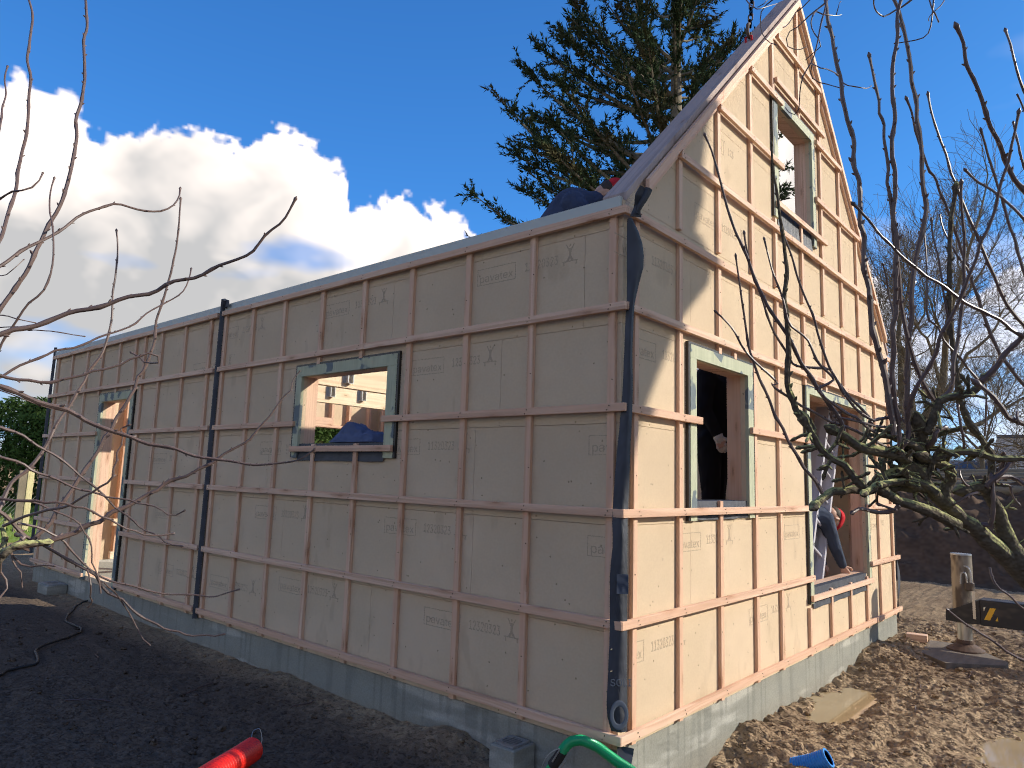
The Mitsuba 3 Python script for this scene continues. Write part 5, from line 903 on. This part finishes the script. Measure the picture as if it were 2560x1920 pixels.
add('cab', hullpts([(-4.3, y, z) for y in (-7.55, -5.35) for z in (.4, 1.5)] + [(-4.0, y, 2.5) for y in (-7.45, -5.45)] + [(-2.3, y, z) for y in (-7.55, -5.35) for z in (.4, 2.5)]), 'white_render', k)
for x in (-3.3, .4, 5.2):
    for y in (-7.35, -5.55):
        w_ = add('wheel', cyl((x, y - .15, .17), (x, y + .15, .17), .5, sides=28), 'black_rubber', k, 30)
        add('rim', cyl((x, y - .155, .17), (x, y + .155, .17), .27, sides=20), 'grey_steel', w_, 30)
add('column', cat_([bx(4.1, 4.75, -6.6, -5.8, .66, 3.1), cyl((4.45, -6.2, 3.1), (4.45, -6.2, 5.0), .26)]), 'yellow_paint', k)  # unseen; place and height chosen for where its shadow falls
def shadow_to_boom(p, y): # unseen boom parts, shaped to cast the gable shadow from the plane y
    t = (y - CL) / SUN[1]; return (p[0] + SUN[0] * t, p[1] + SUN[2] * t)
main = Polygon([shadow_to_boom(p, -6.2) for p in ((-.62, .38), (.2, 1.66), (.74, 2.42), (.70, 2.80), (.2, 3.3), (-.3, 2.9), (-.85, 1.6))])
shadow_elbow = Polygon([shadow_to_boom((.76 + .25 * math.cos(a), 2.60 + .21 * math.sin(a)), -6.2) for a in np.arange(20) / 20 * 6.283])
head2 = Polygon([shadow_to_boom((.62 + .28 * math.cos(a), 3.10 + .25 * math.sin(a)), -6.2) for a in np.arange(20) / 20 * 6.283])
second = Polygon([shadow_to_boom(p, -6.2) for p in ((.3, 2.6), (.80, 2.83), (.86, 3.2), (1.0, 3.75), (.6, 4.0), (.1, 3.7), (-.25, 2.6))])
add('shadow_boom', prism(main, -6.45, -5.95, 1), 'yellow_paint', k); add('shadow_elbow', prism(shadow_elbow, -6.40, -6.0, 1), 'dark_paint', k)
add('shadow_jib', prism(second.union(head2), -6.42, -5.98, 1), 'yellow_paint', k)
je = np.array([*shadow_to_boom((.72, 3.75), -6.2)]); j0 = V3(je[0], -6.2, je[1])
add('long_jib', cyl(j0, V3(2.9, -.3, 12.5), .14, .09, 10), 'yellow_paint', k, 40)
for q, (pts, z) in enumerate((([(4.70, -.60), (5.02, -.33), (5.75, -.28), (5.80, -.62), (5.2, -1.03), (5.02, -1.03)], -.305),)):
    kk = add('support_pad', prism(Polygon(pts), -.40, z, 2), 'pad_wood'); tag(kk, 'thick dark pad under the foot of the steel jack leg', 'pad')
kk = add('support_board', hullpts([(5.0, -.20, -.372), (5.25, -.40, -.372), (5.9, -.2, -.372), (5.6, .02, -.372), (5.0, -.20, -.40), (5.25, -.40, -.40), (5.9, -.2, -.40), (5.6, .02, -.40)]), 'post_wood'); tag(kk, 'pale board lying behind the dark jack pad', 'board')
kk = add('timber_offcut', bx(-.10, .10, -.06, .06, 0, .075, .003), 'wood_level'); tag(kk, 'sawn timber offcut lying on the soil near the right corner of the house', 'offcut')
scene[kk]['to_world'] = mi.ScalarTransform4f().translate([5.72, -.16, float(gz(5.72, -.16)) - .005]).rotate([0, 0, 1], -82)

# ------------------------------------------------------------------ hoses, drains, cable
def ribbed(path, r, pitch, amp, sides=22):
    p = np.asarray(path, float); L = np.linalg.norm(np.diff(p, axis=0), axis=1).sum(); n = int(L / pitch * 6)
    s = spline(p, n); t = np.linspace(0, L, n); return s, r + amp * np.clip(np.sin(t / pitch * 2 * np.pi) * 1.8, -1, 1)
k = thing('red_duct', 'end of a bright red ribbed cable duct lying on the shaded soil', 'pipe')
p, r = ribbed([(-1.035, 1.675, -.225), (-1.14, 1.62, -.228), (-1.34, 1.53, -.235), (-1.62, 1.40, -.25), (-2.1, 1.2, -.26)], .060, .018, .0042)
add('ribbed_pipe', tube(p, r, 24, False), 'red_plastic', k, True)
q = p[0] - (p[2] - p[0]) * .3; add('inside', tube([p[0] + (p[8] - p[0]) * .0, p[10]], [.054, .05], 24, True), 'black_rubber', k)  # black plug put in for the shade inside the duct
add('draw_wire', tube(spline([p[3] + [0, 0, .05], p[0] + [.01, .02, .09], p[0] + [.03, 0, .10], p[0] + [.04, -.02, .05], p[0] + [.02, -.03, .0]], 14), .0018, 5), 'zinc', k, 40)
k = thing('blue_duct', 'open end of a blue ribbed duct lying in the mud', 'pipe')
zb = -.315
p, r = ribbed([(1.31, -.585, -.275), (1.30, -.50, -.325), (1.29, -.40, -.37), (1.28, -.28, -.42), (1.27, -.1, -.52)], .050, .015, .0034)
add('ribbed_pipe', tube(p, r, 24, False), 'blue_plastic', k, True); add('inside', tube([p[0] + (p[12] - p[0]), p[14] + (p[14] - p[12])], [.046, .046], 24, True), 'black_rubber', k)  # black plug in place of the shaded inside of the pipe
add('end_ring', trimesh.creation.annulus(.042, .053, .006, sections=28, transform=trimesh.geometry.align_vectors([0, 0, 1], (p[0] - p[6]) / np.linalg.norm(p[0] - p[6]))).apply_translation(p[0]), 'blue_plastic', k)
k = thing('green_hose', 'translucent looking green ribbed hose arching against the footing by the near corner', 'hose')
p, r = ribbed([(-.075, .315, -.135), (-.075, .285, -.092), (-.075, .24, -.055), (-.078, .17, -.036), (-.08, .10, -.041), (-.08, .03, -.062), (-.082, -.035, -.082), (-.085, -.11, -.10), (-.09, -.22, -.14), (-.10, -.4, -.24)], .024, .0095, .0022, 18)
add('ribbed_hose', tube(p, r, 18), 'green_plastic', k, True)
add('coupling', tube([(-.075, .305, -.12), (-.076, .335, -.165), (-.078, .365, -.205)], [.027, .029, .029], 18), 'black_rubber', k, 40)
add('clamp_lever', tube([(-.106, .30, -.105), (-.108, .345, -.175)], .004, 6), 'zinc', k); add('clamp_lever', tube([(-.106, .265, -.15), (-.108, .31, -.215)], .004, 6), 'zinc', k)
add('clamp_wire', tube(spline([(-.105, .30, -.10), (-.11, .34, -.12), (-.11, .40, -.19), (-.11, .42, -.25)], 10), .002, 5), 'zinc', k)
add('hose_tail', tube(ribbed([(-.078, .365, -.205), (-.08, .39, -.24), (-.10, .42, -.31)], .022, .0095, .002)[0], .022, 16), 'green_plastic', k, True)
def drain(name_lab, x0, x1, y0, y1, z):
    k = thing('drain_box', name_lab, 'drain')
    add('concrete_box', cat_([bx(x0, x1, y0, y1, z - .34, z - .012, .006)]), 'concrete', k)
    cx, cy, R = (x0 + x1) / 2, (y0 + y1) / 2, min(x1 - x0, y1 - y0) * .31
    pl = sbox(x0 + .022, y0 + .022, x1 - .022, y1 - .022)
    disc = Polygon([(cx + R * math.cos(a), cy + R * math.sin(a)) for a in np.arange(32) / 32 * 6.283])
    for q in range(5):
        yy_ = cy - R + 2 * R * (q + .5) / 5; pl = pl.difference(disc.intersection(sbox(cx - R, yy_ - R * .11, cx + R, yy_ + R * .11)))
    add('grate', prism(pl, z - .010, z, 2), 'zinc', k); add('shaft', bx(cx - R, cx + R, cy - R, cy + R, z - .0118, z - .0112), 'black_rubber', k)  # thin black sheet under the slots stands for the shade below
drain('square concrete drain box with a slotted metal grate beside the near corner of the footing', -.135, .05, .585, .765, -.17)
drain('small concrete drain box with a grate at the far end of the side wall', -.17, .05, 8.06, 8.42, -.19)
cb = [(.04, 7.33), (-.03, 7.26), (-.29, 6.8), (-.43, 6.49), (-.51, 6.24), (-.51, 5.88), (-.58, 5.66), (-.71, 5.51), (-.84, 5.4), (-1.0, 5.24), (-1.09, 5.13), (-1.15, 4.87), (-1.22, 4.68), (-1.3, 4.67), (-1.39, 4.65), (-1.49, 4.52), (-1.58, 4.44), (-1.8, 4.3)]
cp = spline(np.array([(x, y, float(gz(x, y)) + .014) for x, y in cb]), 90); cp[:, 2] = np.maximum(cp[:, 2], gz(cp[:, 0], cp[:, 1]) + .009)
k = add('power_cable', tube(cp, .010, 7), 'black_rubber', smooth=40); tag(k, 'black power cable snaking over the shaded soil', 'cable')
rs = np.random.default_rng(5)
for q, (x, y, L, a) in enumerate(((3.6, -.62, .32, .3), (3.0, -.75, .22, 1.0), (-.7, 3.2, .35, .5), (-1.1, 3.4, .3, 2.6), (-.35, 2.4, .22, .2), (-.8, 4.6, .2, 1.3), (4.3, -.85, .25, .1))):
    pts = [(x + math.cos(a) * L * t + rs.normal() * .012, y + math.sin(a) * L * t + rs.normal() * .012) for t in np.linspace(0, 1, 5)]
    k = add('fallen_twig', tube(spline(np.array([(u, w, float(gz(u, w)) + .008) for u, w in pts]), 9), .004, 5), 'shoot_bark', smooth=40)
    tag(k, 'thin dead twig lying on the %s' % ('sunlit mud beside the gable' if x > 0 else 'shaded soil along the side wall'), 'twig', 'twigs fallen on the mud by the gable' if x > 0 else 'twigs fallen on the soil by the side wall')
